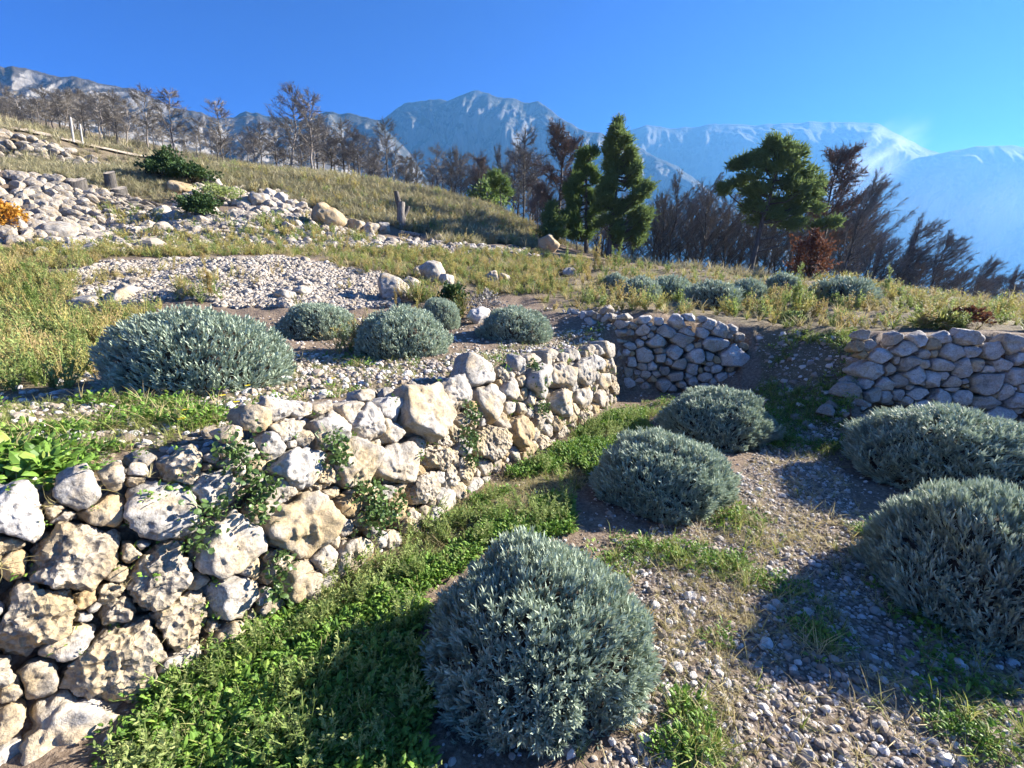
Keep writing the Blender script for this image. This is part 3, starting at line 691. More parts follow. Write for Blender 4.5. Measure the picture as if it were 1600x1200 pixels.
# dirt track
tp = np.array([at_y(*q) for q in [(-120, 172, 27), (0, 201, 27.4), (60, 212, 27.7), (110, 224, 28.4), (160, 234, 29.3), (210, 245, 30.5), (260, 256, 32)]])
tv = []
for i, p in enumerate(tp):
    d = tp[min(i + 1, len(tp) - 1)] - tp[max(i - 1, 0)]; n = np.array((-d[1], d[0])); n /= np.hypot(*n)
    for o in (-.15, .8, 1.9):
        x, y = p[0] + n[0] * o, p[1] + n[1] * o; tv.append((x, y, H1(x, y) + .12))
tf = [(i * 3 + j, i * 3 + j + 1, i * 3 + 4 + j, i * 3 + 3 + j) for i in range(len(tp) - 1) for j in range(2)]
t = NT('track_dirt'); n = t.noise(t.n('TexCoord').outputs['Object'], 4, 6, .7)
t.l(t.ramp(n, [(.3, (.34, .27, .19)), (.7, (.52, .44, .34))]), t.b.inputs['Base Color']); t.b.inputs['Roughness'].default_value = .95
t.l(t.bump(n, .6, .05), t.b.inputs['Normal'])
tag(link('dirt_track', make_mesh('dirt_track', np.array(tv), np.array(tf), t.m, smooth=True)), kind='structure')

# ------------------------------------------------------------------ scattered stuff through geometry nodes
def proto_objs(meshes, tagname):
    col = bpy.data.collections.new('proto_' + tagname)
    for i, m in enumerate(meshes):
        col.objects.link(bpy.data.objects.new('%s_%02d' % (tagname, i), m))
    return col
def scatter(name, pts, rots, scl, meshes, label, cat, parent=None):
    n = len(pts); me = bpy.data.meshes.new(name); me.vertices.add(n)
    me.vertices.foreach_set('co', np.asarray(pts, np.float32).ravel())
    a = me.attributes.new('rot', 'FLOAT_VECTOR', 'POINT'); a.data.foreach_set('vector', np.asarray(rots, np.float32).ravel())
    scl = np.asarray(scl, np.float32); scl = np.repeat(scl[:, None], 3, 1) if scl.ndim == 1 else scl
    a = me.attributes.new('scl', 'FLOAT_VECTOR', 'POINT'); a.data.foreach_set('vector', scl.ravel())
    a = me.attributes.new('pid', 'INT', 'POINT'); a.data.foreach_set('value', rng.integers(0, len(meshes), n).astype(np.int32))
    o = link(name, me, parent)
    ng = bpy.data.node_groups.new(name + '_nodes', 'GeometryNodeTree')
    ng.interface.new_socket('Geometry', in_out='INPUT', socket_type='NodeSocketGeometry')
    ng.interface.new_socket('Geometry', in_out='OUTPUT', socket_type='NodeSocketGeometry')
    N = ng.nodes; gi = N.new('NodeGroupInput'); go = N.new('NodeGroupOutput'); iop = N.new('GeometryNodeInstanceOnPoints'); ci = N.new('GeometryNodeCollectionInfo')
    ci.inputs['Collection'].default_value = proto_objs(meshes, name + '_piece')
    ci.inputs['Separate Children'].default_value = True; ci.inputs['Reset Children'].default_value = True
    iop.inputs['Pick Instance'].default_value = True
    def na(nm, dt):
        x = N.new('GeometryNodeInputNamedAttribute'); x.data_type = dt; x.inputs['Name'].default_value = nm; return x.outputs['Attribute']
    ng.links.new(gi.outputs[0], iop.inputs['Points']); ng.links.new(ci.outputs[0], iop.inputs['Instance'])
    ng.links.new(na('pid', 'INT'), iop.inputs['Instance Index']); ng.links.new(na('rot', 'FLOAT_VECTOR'), iop.inputs['Rotation']); ng.links.new(na('scl', 'FLOAT_VECTOR'), iop.inputs['Scale'])
    ng.links.new(iop.outputs[0], go.inputs[0])
    md = o.modifiers.new('scatter', 'NODES'); md.node_group = ng
    tag(o, label, cat if parent is None else None, kind='stuff')
    return o
def sample(zname, n, jitter=.15, seed=None):
    P = Z[zname]; lo = P.min(0) - jitter; hi = P.max(0) + jitter
    out = np.zeros((0, 2))
    while len(out) < n:
        q = rng.uniform(lo, hi, (n * 2 + 50, 2)); w = np.stack((q[:, 0], q[:, 1], 0 * q[:, 0]), -1)
        x = q[:, 0] + fbm(w * 1.5, 3, 77) * jitter * 2; y = q[:, 1] + fbm(w * 1.5 + 50, 3, 78) * jitter * 2
        out = np.concatenate((out, q[zone(zname, x, y)]))
    return out[:n]
def wedge(n, r0, r1, a0=-56, a1=56, pw=1.0):
    """points in a fan before the viewer; pw<2 thins them with distance"""
    u = rng.uniform(0, 1, n); e = 2 - pw if pw != 2 else 1e-3
    r = (r0 ** e + u * (r1 ** e - r0 ** e)) ** (1 / e); a = np.radians(rng.uniform(a0, a1, n))
    return np.stack((np.sin(a) * r, np.cos(a) * r), -1)
def on_ground(xy, dz=0.0): return np.concatenate((xy, (H(xy[:, 0], xy[:, 1]) + dz)[:, None]), 1)
def keep_noise(xy, sc, thr, seed, soft_=.15):
    n = fbm(np.stack((xy[:, 0] * sc, xy[:, 1] * sc, 0 * xy[:, 0]), -1), 3, seed)
    return rng.uniform(-soft_, soft_, len(xy)) + n > thr
def lower(xy): return edge_dist(xy[:, 0], xy[:, 1])[0] < 0.02

# gravel: 300 large pebbles are parts of the ground, the rest one mass
xy = sample('path', 2600); r = np.hypot(*xy.T); keep = np.argsort(r + rng.uniform(0, .8, len(r)))[:300]
for k, (x, y) in enumerate(xy[keep]):
    s = rng.uniform(.010, .026)
    link('pebble', PPEB[k % 10], ground, loc=(x, y, H1(x, y) + s * .25), rot=eul(1, .5)[0], scale=(s, s, s * .8))
xy = np.concatenate((sample('path', 12000), wedge(15000, .9, 8.5, -50, 56, 1.0), sample('ramp', 1500)))
xy = xy[lower(xy) | (np.arange(len(xy)) > 26999)]
incl = zone('clover', xy[:, 0], xy[:, 1]); xy = xy[~incl | (rng.uniform(0, 1, len(xy)) < .15)]
s = rng.gamma(1.2, .0042, len(xy)) + .003; s = np.minimum(s, .03)
scatter('gravel', on_ground(xy) + np.stack((0 * s, 0 * s, s * .2), -1), eul(len(xy), .6), np.stack((s, s, s * .75), -1), PPEBL, 'pale limestone gravel strewn over the path', 'gravel')
xy = np.concatenate((sample('upmid', 2500), sample('upgreen', 500), wedge(5000, 1.8, 9, -50, 15, 1.0)))
xy = xy[~lower(xy)]; s = np.minimum(rng.gamma(2.0, .006, len(xy)) + .006, .06)
scatter('gravel', on_ground(xy) + np.stack((0 * s, 0 * s, s * .2), -1), eul(len(xy), .6), np.stack((s, s, s * .75), -1), PPEBL, 'loose stones among the weeds on the upper terrace', 'gravel')
# rubble banks
def bank(zname, label, nbig, nsmall, smin, smax, nm):
    P = Z[zname]; c = P.mean(0); root = tag(empty(nm, (c[0], c[1], H1(*c))), label, None, kind='structure')
    xy = sample(zname, nbig)
    for k, (x, y) in enumerate(xy):
        s = rng.uniform(smax * .8, smax * 1.9) * (1.6 if rng.uniform() < .06 else 1)
        link('stone', PRUB[k % 10], root, loc=np.array((x, y, H1(x, y) + s * .3)) - np.array(root.location), rot=eul(1, .6)[0], scale=(s, s, s * .8))
    xy = sample(zname, nsmall); s = rng.uniform(smin, smax, len(xy))
    o = scatter('gravel', on_ground(xy) + np.stack((0 * s, 0 * s, s * .3), -1) - np.array(root.location), eul(len(xy), .7), np.stack((s, s, s * .8), -1), PRUBL, None, None, root)
bank('bank1', 'bank of small bleached rubble behind the upper lavender bushes', 260, 14000, .025, .065, 'rubble_bank')
bank('bank2', 'stony slope of grey rubble below the grassy hill', 300, 8000, .05, .14, 'rubble_bank')
bank('heap', 'heap of dark grey blocks below the crest of the hill', 90, 200, .08, .20, 'rubble_bank')
bank('bank4', 'wide spill of pale rubble under the left terrace wall', 260, 2200, .06, .15, 'rubble_bank')
bank('bank3', 'strip of pale scattered stones at the foot of the hill', 120, 900, .05, .12, 'rubble_bank')
# rubble on the ramp
root = tag(empty('rubble_ramp', ground_at(1260, 620)), 'shaded heap of loose stones and earth in the gap between the walls', kind='structure')
for k, (px, py, w) in enumerate([(1322, 615, 40), (1362, 618, 32), (1290, 648, 34), (1300, 640, 22), (1328, 397 + 205, 30), (1245, 655, 20), (1260, 665, 16), (1345, 632, 20), (1383, 625, 26), (1405, 642, 20), (1225, 630, 14), (1280, 610, 14), (1310, 660, 14), (1350, 655, 16), (1210, 648, 12), (1240, 600, 12), (1330, 575, 26), (1295, 590, 13), (1265, 570, 12)]):
    p = ground_at(px, py); s = w / 700 * p[1] * .55
    link('stone', PGREY[k % 8], root, loc=p - np.array(root.location) + np.array((0, 0, s * .3)), rot=eul(1, .4)[0], scale=(s, s * .8, s * .7))
for k, xy_ in enumerate(sample('ramp', 160)):
    s = rng.uniform(.02, .05)
    link('stone', PPEB[k % 10], root, loc=np.array((*xy_, H1(*xy_) + s * .2)) - np.array(root.location), rot=eul(1, .4)[0], scale=s)
# ------------------------------------------------------------------ plant pieces
def leaf(L, W, bend=.25, base=.35):
    """narrow leaf along +z, curling towards +x"""
    v = np.array([(0, -W * base, 0), (0, W * base, 0), (bend * L * .18, -W, L * .55), (bend * L * .18, W, L * .55), (bend * L * .55, 0, L)])
    return v, [np.array([(0, 1, 3, 2)]), np.array([(2, 3, 4)])]
def oval(L, W, bend=.3):
    v = np.array([(0, 0, 0), (.06 * L, -W, L * .35), (.0, 0, L * .4), (.06 * L, W, L * .35), (bend * L * .4 + .05 * L, -W * .8, L * .75), (bend * L * .35, 0, L * .78), (bend * L * .4 + .05 * L, W * .8, L * .75), (bend * L, 0, L)])
    return v, [np.array([(0, 1, 2), (0, 2, 3), (4, 7, 5), (5, 7, 6)]), np.array([(1, 4, 5, 2), (2, 5, 6, 3)])]
def dirs(n, lo, hi):
    """directions with polar angle between lo and hi"""
    th = rng.uniform(lo, hi, n); ph = rng.uniform(0, 6.283, n)
    return np.stack((np.sin(th) * np.cos(ph), np.sin(th) * np.sin(ph), np.cos(th)), -1)
def scaled(m3, s): return m3 * np.asarray(s)[:, None, None]
def lean_spin(d):
    """rotation with local z on d and local x pointing outwards-down so leaves droop"""
    d = d / np.linalg.norm(d, axis=1, keepdims=True)
    o = np.stack((d[:, 0], d[:, 1], -(d[:, 0] ** 2 + d[:, 1] ** 2) / np.maximum(d[:, 2], .15)), -1) + 1e-4
    x = o - (o * d).sum(1, keepdims=True) * d; x /= np.linalg.norm(x, axis=1, keepdims=True)
    return np.stack((x, np.cross(d, x), d), -1)

# --- lavender bushes
def sprig(nleaf, L, W, tall):
    d = dirs(nleaf, .1, .75); z = np.linspace(0, tall, nleaf)
    d[:, 2] += np.linspace(-.1, .5, nleaf)
    v, f = leaf(L, W, .3)
    loc = np.stack((0 * z, 0 * z, z), -1)
    return spread(v, f, scaled(lean_spin(d), rng.uniform(.75, 1.15, nleaf)), loc)
def bush_mesh(nsp, nleaf, leafL, leafW, seed, lumps=.10, name='foliage'):
    """unit bush: radius 1, height about 1"""
    global rng
    keep = rng; rng = np.random.default_rng(seed)
    parts = []
    protos = [sprig(nleaf, leafL, leafW, leafL * 1.3) for _ in range(5)]
    n = nsp; i = np.arange(n) + .5
    z = 1 - i / n * 1.42; ph = i * 2.399963 + rng.uniform(-.25, .25, n)
    rr_ = np.sqrt(np.maximum(0, 1 - z * z)); d = np.stack((rr_ * np.cos(ph), rr_ * np.sin(ph), z), -1)
    d += rng.normal(size=d.shape) * .03
    d /= np.linalg.norm(d, axis=1, keepdims=True)
    lump = fbm(d * 2.2 + seed, 3, seed) * lumps * 1.8 + fbm(d * 6 + seed, 2, seed + 1) * lumps
    r = .9 + lump - np.where(rng.uniform(size=n) < .3, rng.uniform(0, .14, n), 0)
    p = d * r[:, None]; p[:, 2] = (p[:, 2] + .30) / 1.25
    g = d * .75 + np.array((0, 0, .85)) + fbm(d[:, :, None].repeat(3, 2).reshape(n, 3, 3)[:, :, 0] * 5 + seed, 2, seed + 4)[:, None] * .2 + rng.normal(size=d.shape) * .17
    # swirl of clumps
    sw = np.stack((fbm(d * 4 + 5, 2, seed + 7), fbm(d * 4 + 25, 2, seed + 8), 0 * z), -1); g += sw * .6
    m3 = scaled(rot_to(g, rng.uniform(0, 6.28, n)), rng.uniform(.8, 1.2, n))
    w = rng.integers(0, 5, n)
    p = p - (g / np.linalg.norm(g, axis=1, keepdims=True)) * leafL * .8
    for k in range(5):
        s = w == k; parts.append(spread(protos[k][0], protos[k][1], m3[s], p[s]))
    v, f = join(parts)
    v = v[:, :]; v[:, 2] = np.maximum(v[:, 2], -.01)
    rng = keep
    return make_mesh(name, v, f, M['lavender'])
def core_mesh(seed, r=.80):  # dark dome added inside each lavender bush to block light
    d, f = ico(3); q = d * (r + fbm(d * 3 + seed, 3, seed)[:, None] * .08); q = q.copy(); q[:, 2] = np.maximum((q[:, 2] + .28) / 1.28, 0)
    return make_mesh('light_block_core', q, f, M['woody'], smooth=True)
def stem_mesh(seed):
    r_ = np.random.default_rng(seed); parts = []
    for k in range(9):
        a = k * .7 + r_.uniform(0, .4); e = np.array((math.cos(a) * .6, math.sin(a) * .6, .5))
        parts.append(tube(np.array([(0, 0, 0), e * .4 + (0, 0, .02), e]), np.array([.05, .035, .015]), 5))
    v, f = join(parts); return make_mesh('stem', v, f, M['woody'])
BUSH_N = [bush_mesh(4800, 12, .074, .0066, 11 + k, .095) for k in range(2)]
BUSH_M = [bush_mesh(3600, 10, .066, .0075, 31 + k, .08) for k in range(2)]
BUSH_F = [bush_mesh(900, 8, .15, .018, 51 + k, .10) for k in range(2)]
CORE = [core_mesh(5), core_mesh(9)]; STEM = stem_mesh(3)
nb = 0
def bush(px, py, width_px, height_px, label, meshes, yscale=1.0, rz=None, grp='lavender bushes planted along the terraces'):
    """px,py: where the middle of its foot meets the ground"""
    global nb
    p = ground_at(px, py); dep = p[1] * CP - (p[2] - EYE) * SP
    r_ = width_px / FPX * dep / 2
    e_ = p[:2] / np.linalg.norm(p[:2]); p[:2] += e_ * r_ * yscale * .75; p[2] = H1(p[0], p[1]) - .02
    dep = p[1] * CP - (p[2] - EYE) * SP; r_ = width_px / FPX * dep / 2 * .97
    hgt = height_px
    o = empty('lavender_bush', p); tag(o, label, 'bush', grp)
    rz = rng.uniform(0, 6.28) if rz is None else rz
    for nm, m in (('foliage', meshes[nb % len(meshes)]), ('light_block_core', CORE[nb % 2]), ('stem', STEM)):
        c = link(nm, m, o, rot=(0, 0, 0) if abs(yscale - 1) > .01 else (0, 0, rz), scale=(r_, r_ * yscale, hgt))
    nb += 1
    return o
bush(838, 1135, 345, .50, 'large silvery lavender bush in the foreground at the bottom centre', BUSH_N, rz=.4)
bush(1030, 812, 218, .50, 'round lavender bush beside the foot of the sunlit wall, ahead of the bottom one', BUSH_N)
bush(1115, 697, 178, .52, 'lavender bush standing in front of the shaded wall and its tilted block', BUSH_N)
bush(1470, 775, 280, .60, 'wide lavender bush under the stone wall at the right edge', BUSH_N)
bush(1515, 985, 320, .62, 'nearest lavender bush cut off by the right edge', BUSH_N)
bush(318, 614, 288, .64, 'widest lavender bush, on the upper terrace at the left', BUSH_M, .72)
bush(500, 530, 124, .50, 'small lavender bush at the foot of the pale rubble bank', BUSH_M)
bush(630, 562, 156, .56, 'lavender bush with dry stalks in front, centre of the upper terrace', BUSH_M)
bush(688, 516, 70, .50, 'lavender bush half hidden behind the one with dry stalks', BUSH_M)
bush(806, 532, 124, .50, 'lavender bush with bare twigs on its left, on the upper terrace', BUSH_M)
bush(1000, 472, 62, .45, 'leftmost lavender bush of the far row above the shaded wall', BUSH_F)
bush(1046, 468, 70, .45, 'second lavender bush from the left in the far row above the shaded wall', BUSH_F)
bush(1112, 484, 84, .45, 'third lavender bush from the left in the far row, the darkest there', BUSH_F)
bush(1166, 476, 56, .45, 'fourth lavender bush from the left in the far row, beside tall green weeds', BUSH_F)
bush(1222, 458, 50, .40, 'pale lavender bush behind the tall green weeds at the terrace edge', BUSH_F)
bush(1312, 478, 100, .50, 'lone dark lavender bush among dry grass above the gap in the walls', BUSH_F)
bush(960, 452, 40, .40, 'tiny far lavender bush amid yellow weeds left of the far row', BUSH_F)

# --- small plant pieces for the ground cover
def clover_piece(n, L, W, h):
    d = dirs(n, .25, 1.15); v, f = oval(L, W, .5)
    loc = np.stack((d[:, 0] * h * .9, d[:, 1] * h * .9, rng.uniform(.15, 1, n) * h), -1)
    lv = spread(v, f, scaled(lean_spin(d + dirs(n, 0, 1.0) * .3), rng.uniform(.6, 1.2, n)), loc)
    return make_mesh('weed', *lv, M['clover'])
def tuft(n, L, W, mat, lo=.05, hi=.8, name='tuft'):
    parts = []
    d = dirs(n, lo, hi); m = scaled(lean_spin(d), rng.uniform(.5, 1.15, n))
    v = np.array([(0, -W, 0), (0, W, 0), (.05 * L, -W * .8, L * .4), (.05 * L, W * .8, L * .4), (.2 * L, -W * .5, L * .75), (.2 * L, W * .5, L * .75), (.42 * L, 0, L)])
    f = [np.array([(0, 1, 3, 2), (2, 3, 5, 4)]), np.array([(4, 5, 6)])]
    loc = np.stack((rng.normal(0, .05 * L, n), rng.normal(0, .05 * L, n), 0 * d[:, 0]), -1)
    return make_mesh(name, *spread(v, f, m, loc), mat)
def weed_piece(nst, h, nl, L, W, mat, spreadang=.5):
    """branching weed with tiny leaves along thin stems"""
    parts = []; d = dirs(nst, 0, spreadang)
    lv, lf = leaf(L, W, .4)
    for k in range(nst):
        hh = h * rng.uniform(.55, 1.1); n = 4; tt = np.linspace(0, 1, n)
        pts = d[k] * (tt * hh)[:, None] + np.stack((rng.normal(0, .015, n) * hh, rng.normal(0, .015, n) * hh, 0 * tt), -1)
        parts.append(tube(pts, np.linspace(.0025, .0012, n) * (1 + h), 3))
        u = rng.uniform(.12, 1.0, nl); loc = np.stack([np.interp(u, tt, pts[:, c]) for c in range(3)], -1) + rng.normal(0, .02 * h, (nl, 3))
        dd = dirs(nl, .3, 1.4)
        parts.append(spread(lv, lf, scaled(lean_spin(dd), rng.uniform(.6, 1.2, nl) * (1.2 - u * .55)), loc))
    return make_mesh('weed', *join(parts), mat)
CLO = [clover_piece(14, .020, .0075, .040) for _ in range(5)] + [clover_piece(10, .03, .008, .06) for _ in range(2)]
CLOB = [clover_piece(12, .07, .02, .09) for _ in range(4)]
GRS = [tuft(16, .13, .0022, M['grass']) for _ in range(4)]
DRY = [tuft(14, .12, .0016, M['drygrass'], .2, 1.4) for _ in range(3)]
GRF = [tuft(26, .26, .006, M['drygrass'], .05, .9) for _ in range(3)] + [tuft(26, .24, .006, M['grass'], .05, .9) for _ in range(2)]
HIL = [tuft(34, .45, .012, M['hillgrass'], .05, .8) for _ in range(4)]
WDY = [weed_piece(7, .30, 26, .035, .006, M['weed_y'], .7) for _ in range(4)]
WDG = [weed_piece(6, .26, 24, .035, .007, M['weed_g'], .6) for _ in range(3)]
WDF = [weed_piece(8, .42, 26, .06, .013, M['weed_y'], .6) for _ in range(3)] + [weed_piece(8, .4, 26, .06, .013, M['weed_g'], .6) for _ in range(2)]
def upright(n, tilt=.25): return np.stack((rng.normal(0, tilt, n), rng.normal(0, tilt, n), rng.uniform(0, 6.28, n)), -1)
def put(name, xy, protos, smin, smax, label, cat, tilt=.2, dz=0.0):
    if len(xy) == 0: return
    s = rng.uniform(smin, smax, len(xy))
    return scatter(name, on_ground(xy, dz), upright(len(xy), tilt), s, protos, label, cat)
def blobs(lst):
    """clusters: (px, py, radius m, count)"""
    out = []
    for px, py, r_, n in lst:
        p = ground_at(px, py); out.append(p[:2] + rng.normal(0, r_ * .5, (n, 2)))
    return np.concatenate(out)
# green carpet at the foot of the long wall
xy = sample('clover', 32000, .1); xy = xy[lower(xy)]; xy = xy[keep_noise(xy, 2.3, .03, 91)]
put('ground_cover', xy, CLO, .4, 1.2, 'bright green leafy weeds carpeting the foot of the sunlit wall', 'weeds', .3)
xy = np.concatenate((sample('clover', 150, .1), blobs([(470, 1090, .25, 30), (400, 1150, .2, 15)]))); xy = xy[lower(xy)]
put('grass', xy, GRS, .4, 1.0, 'thin grass blades among the green weeds below the wall', 'grass', .3)
near = [(a, b, c * .7, d // 2) for a, b, c, d in [(1150, 815, .28, 160), (1120, 880, .25, 120), (1060, 865, .25, 120), (1000, 860, .2, 120), (1170, 900, .2, 60), (1360, 835, .16, 130), (1380, 860, .12, 80), (1400, 930, .2, 60), (1260, 985, .12, 50), (1290, 1010, .12, 40), (1440, 970, .2, 90), (1500, 1060, .25, 90), (1520, 1150, .25, 120), (1090, 1170, .12, 70), (1070, 1110, .1, 50), (1120, 1000, .1, 20), (1230, 690, .3, 160), (1290, 700, .25, 120), (1160, 690, .2, 50), (1300, 660, .2, 60), (1240, 930, .2, 40), (1590, 650, .3, 60), (1060, 1190, .1, 50), (950, 880, .2, 60), (1050, 635, .5, 300), (1000, 645, .4, 260), (1330, 690, .2, 80)]]
xy = blobs(near); xy = xy[lower(xy)]
put('ground_cover', xy, CLO, .45, 1.0, 'small tufts of green weeds dotted over the gravel path', 'weeds', .3)
xy = np.concatenate((blobs([(p[0] + 20, p[1] + 10, p[2] * 1.2, p[3] // 3) for p in near]), wedge(160, 1, 7, -20, 52, 1))); xy = xy[lower(xy)]
put('grass', xy, GRS, .4, 1.1, 'short green grass tufts on the gravel path', 'grass', .35)
xy = np.concatenate((sample('path', 600), blobs([(1150, 960, .3, 90), (1050, 1000, .3, 70), (1190, 830, .4, 110), (1100, 1130, .3, 60)]))); xy = xy[lower(xy)]
put('dry_grass', xy, DRY, .4, 1.1, 'flattened straw-coloured grass on the path', 'grass', .5)
xy = blobs([(230, 1150, .08, 130), (260, 1090, .08, 120), (250, 1200, .12, 200), (330, 1040, .1, 80), (300, 1120, .12, 200)]); xy = xy[edge_dist(xy[:, 0], xy[:, 1])[0] < .0]
put('ground_cover', xy, CLO, .4, 1.1, 'weeds against the lowest stones in the bottom left corner', 'weeds', .3)
xy = sample('clover', 620, .1); xy = xy[keep_noise(xy, 1.4, -.05, 44)]; xy = xy[lower(xy)]
put('ground_cover', xy, WDG, .3, .85, 'taller thin weeds poking out of the green carpet below the wall', 'weeds', .4)
xy = sample('clover', 1100, .1); xy = xy[lower(xy)]
put('dry_grass', xy, DRY, .4, 1.0, 'dead straw mixed into the green carpet below the wall', 'grass', .5)
# ramp and gap
xy = sample('ramp', 1500, .2); xy = xy[keep_noise(xy, 1.5, -.08, 14)]
put('ground_cover', xy, CLO + GRS, .6, 1.3, 'weeds growing over the stony ramp in the gap', 'weeds', .3)
# upper terrace
xy = np.concatenate((sample('upgreen', 1500, .1), blobs([(120, 700, .25, 200), (60, 740, .2, 200), (230, 680, .25, 150), (300, 670, .2, 120), (90, 690, .3, 150), (260, 640, .2, 80)]))); xy = xy[~lower(xy)]; xy = xy[keep_noise(xy, 2.2, .0, 19)]
put('ground_cover', xy, CLO + DRY, .6, 1.5, 'green weeds on the upper terrace behind the near end of the wall', 'weeds', .3)
xy = np.concatenate((sample('upgreen', 350, .1), sample('upmid', 300), sample('leftweeds', 200))); xy = xy[~lower(xy)]
put('grass', xy, GRS, .35, .85, 'grass tufts on the upper terrace', 'grass', .35)
xy = blobs([(30, 745, .12, 26), (70, 750, .1, 18), (50, 728, .1, 10)])
put('ground_cover', xy, CLOB, .7, 1.0, 'broad-leaved plants by the bottom left corner of the terrace', 'weeds', .3)
xy = np.concatenate((sample('upmid', 900, .2), blobs([(700, 540, .5, 150), (560, 575, .4, 120), (880, 540, .5, 160), (450, 580, .4, 120)]))); xy = xy[~lower(xy)]; xy = xy[keep_noise(xy, 1.2, .05, 23)]
put('ground_cover', xy, CLO + DRY, .7, 1.4, 'low green and dry weeds between the upper lavender bushes', 'weeds', .3)
xy = np.concatenate((sample('leftweeds', 420, .3), blobs([(180, 500, .5, 40), (120, 540, .5, 60), (300, 465, .6, 20), (700, 500, .4, 30), (660, 470, .4, 30), (560, 550, .3, 20)]))); xy = xy[~lower(xy)]
put('dry_weeds', xy, WDY[:2] + WDG, .8, 1.8, 'bushy yellow-brown weeds around the upper lavender bushes', 'weeds', .2)
# weed strip, field and hill
xy = sample('strip', 1900, .5); xy = xy[keep_noise(xy, .5, -.25, 27)]
put('dry_weeds', xy, WDF, .4, .85, 'band of yellow-green weeds between the rubble banks', 'weeds', .2)
xy = sample('strip', 2200, .5)
put('dry_grass', xy, GRF, .5, 1.1, 'grass between the rubble banks', 'grass', .3)
xy = sample('field', 2600, .5); xy = xy[keep_noise(xy, .6, -.2, 29)]
put('dry_weeds', xy, WDF, .5, 1.1, 'golden weeds covering the terrace above the shaded walls', 'weeds', .25)
xy = sample('field', 4200, .5)
put('dry_grass', xy, GRF, .45, 1.0, 'dry grass covering the terrace above the shaded walls', 'grass', .3)
xy = sample('hill', 7500, 1.0)
put('hill_grass', xy, HIL, .6, 1.3, 'tall olive-grey grass covering the rounded hill', 'grass', .3)
xy = sample('hill', 500, 1.0)
put('dry_weeds', xy, WDF, .9, 1.8, 'weeds standing in the grass of the hill', 'weeds', .25)
xy = np.concatenate((sample('terr', 1500, .6), blobs([(100, 262, 2, 200), (30, 192, 1.2, 200), (100, 214, 1.2, 200), (180, 234, 1.2, 160), (150, 300, 1, 80), (230, 300, 1.2, 120)])))
put('hill_grass', xy, HIL, .35, .8, 'dry grass on the ledges and beside the dirt track', 'grass', .3)
def upslope(n, a0, a1, r0, r1):
    xy = wedge(n, r0, r1, a0, a1, 1.0); return xy
xy = upslope(5200, -60, 60, 30, 62)
put('hill_grass', xy, HIL, .6, 1.5, 'rough grass under the burnt trees', 'grass', .3)
xy = wedge(1500, 13, 34, 12, 58, 1.0); xy = xy[~zone('field', xy[:, 0], xy[:, 1])]
put('hill_grass', xy, HIL, .5, 1.2, 'rough grass on the slope falling away behind the field', 'grass', .3)

xy = np.concatenate((blobs([(250, 352, 1.0, 15), (300, 372, 1.4, 30), (420, 372, 1.2, 40), (360, 385, 1.5, 35), (480, 365, 1.0, 30), (500, 380, 1.2, 25), (180, 345, .8, 30), (230, 372, 1.0, 30), (560, 380, 1.0, 30), (420, 355, .8, 20), (120, 395, .8, 30)]), sample('bank2', 90)))
put('dry_weeds', xy, WDF, .6, 1.3, 'yellow weeds growing through the rubble below the hill', 'weeds', .25)
xy = np.concatenate((blobs([(330, 440, .5, 12), (250, 430, .6, 8), (150, 440, .6, 20)]), sample('bank1', 25)))
put('dry_weeds', xy, WDY, .6, 1.2, 'sparse weeds on the bleached rubble bank', 'weeds', .25)
# --- ivy on the long wall
IVY_V, IVY_F = oval(.045, .022, .2)
def ivy(pixlist, label):
    root = None; parts = []
    p0 = None
    for (px, py, r_, n) in pixlist:
        n = int(n * 1.9); t0, v0 = w1.find(px, py)
        et, ev, en = w1.frame(t0); hh = math.hypot(w1.h(t0), .26)
        q = w1.pt(np.array(t0), np.array(v0))
        if p0 is None: p0 = q
        loc = q + rng.normal(0, r_ * .55, (n, 1)) * et + rng.normal(0, r_ * .6, (n, 1)) * ev + (rng.uniform(.05, .15, (n, 1))) * en
        d = np.array((0, 0, -.6)) + dirs(n, 0, 1.5) * .9 + en * .3
        m = scaled(rot_to(d, rng.uniform(0, 6.28, n)), rng.uniform(.28, .75, n)); parts.append(spread(IVY_V, IVY_F, m, loc - p0))
        stem = q - p0 + np.cumsum(rng.normal(0, .03, (6, 1)) * et + rng.normal(.01, .03, (6, 1)) * ev, 0) + .07 * en
        parts.append(tube(stem, np.full(6, .003), 3))
    v, f = join(parts)
    root = empty('ivy', p0); tag(root, label, 'ivy', 'ivy on the sunlit wall')
    tag(link('leaf_mass', make_mesh('leaf_mass', v, f, M['ivy']), root), kind='stuff')
ivy([(312, 815, .07, 40), (330, 790, .05, 20), (300, 850, .05, 20)], 'ivy with yellowing leaves beside the pitted grey stone near the lower left')
ivy([(370, 720, .10, 80), (400, 760, .08, 80), (395, 800, .06, 40), (350, 705, .05, 30)], 'ivy trailing under the white capstones near the left')
ivy([(515, 720, .07, 70), (545, 770, .05, 40), (500, 690, .05, 30)], 'ivy growing beside the tall cream stone in the middle of the wall')
ivy([(575, 810, .10, 150), (570, 770, .06, 50), (605, 790, .07, 60)], 'dark ivy patch at the foot of the wall left of the pitted stones')
ivy([(720, 690, .10, 110), (722, 650, .08, 70), (725, 720, .06, 40)], 'ivy hanging down the middle of the long wall')
ivy([(832, 600, .10, 110), (836, 640, .08, 60), (825, 575, .06, 40)], 'ivy column climbing near the far end of the long wall')
ivy([(425, 880, .06, 40), (420, 920, .05, 30)], 'wispy ivy and dry stems between two cream blocks low on the wall')

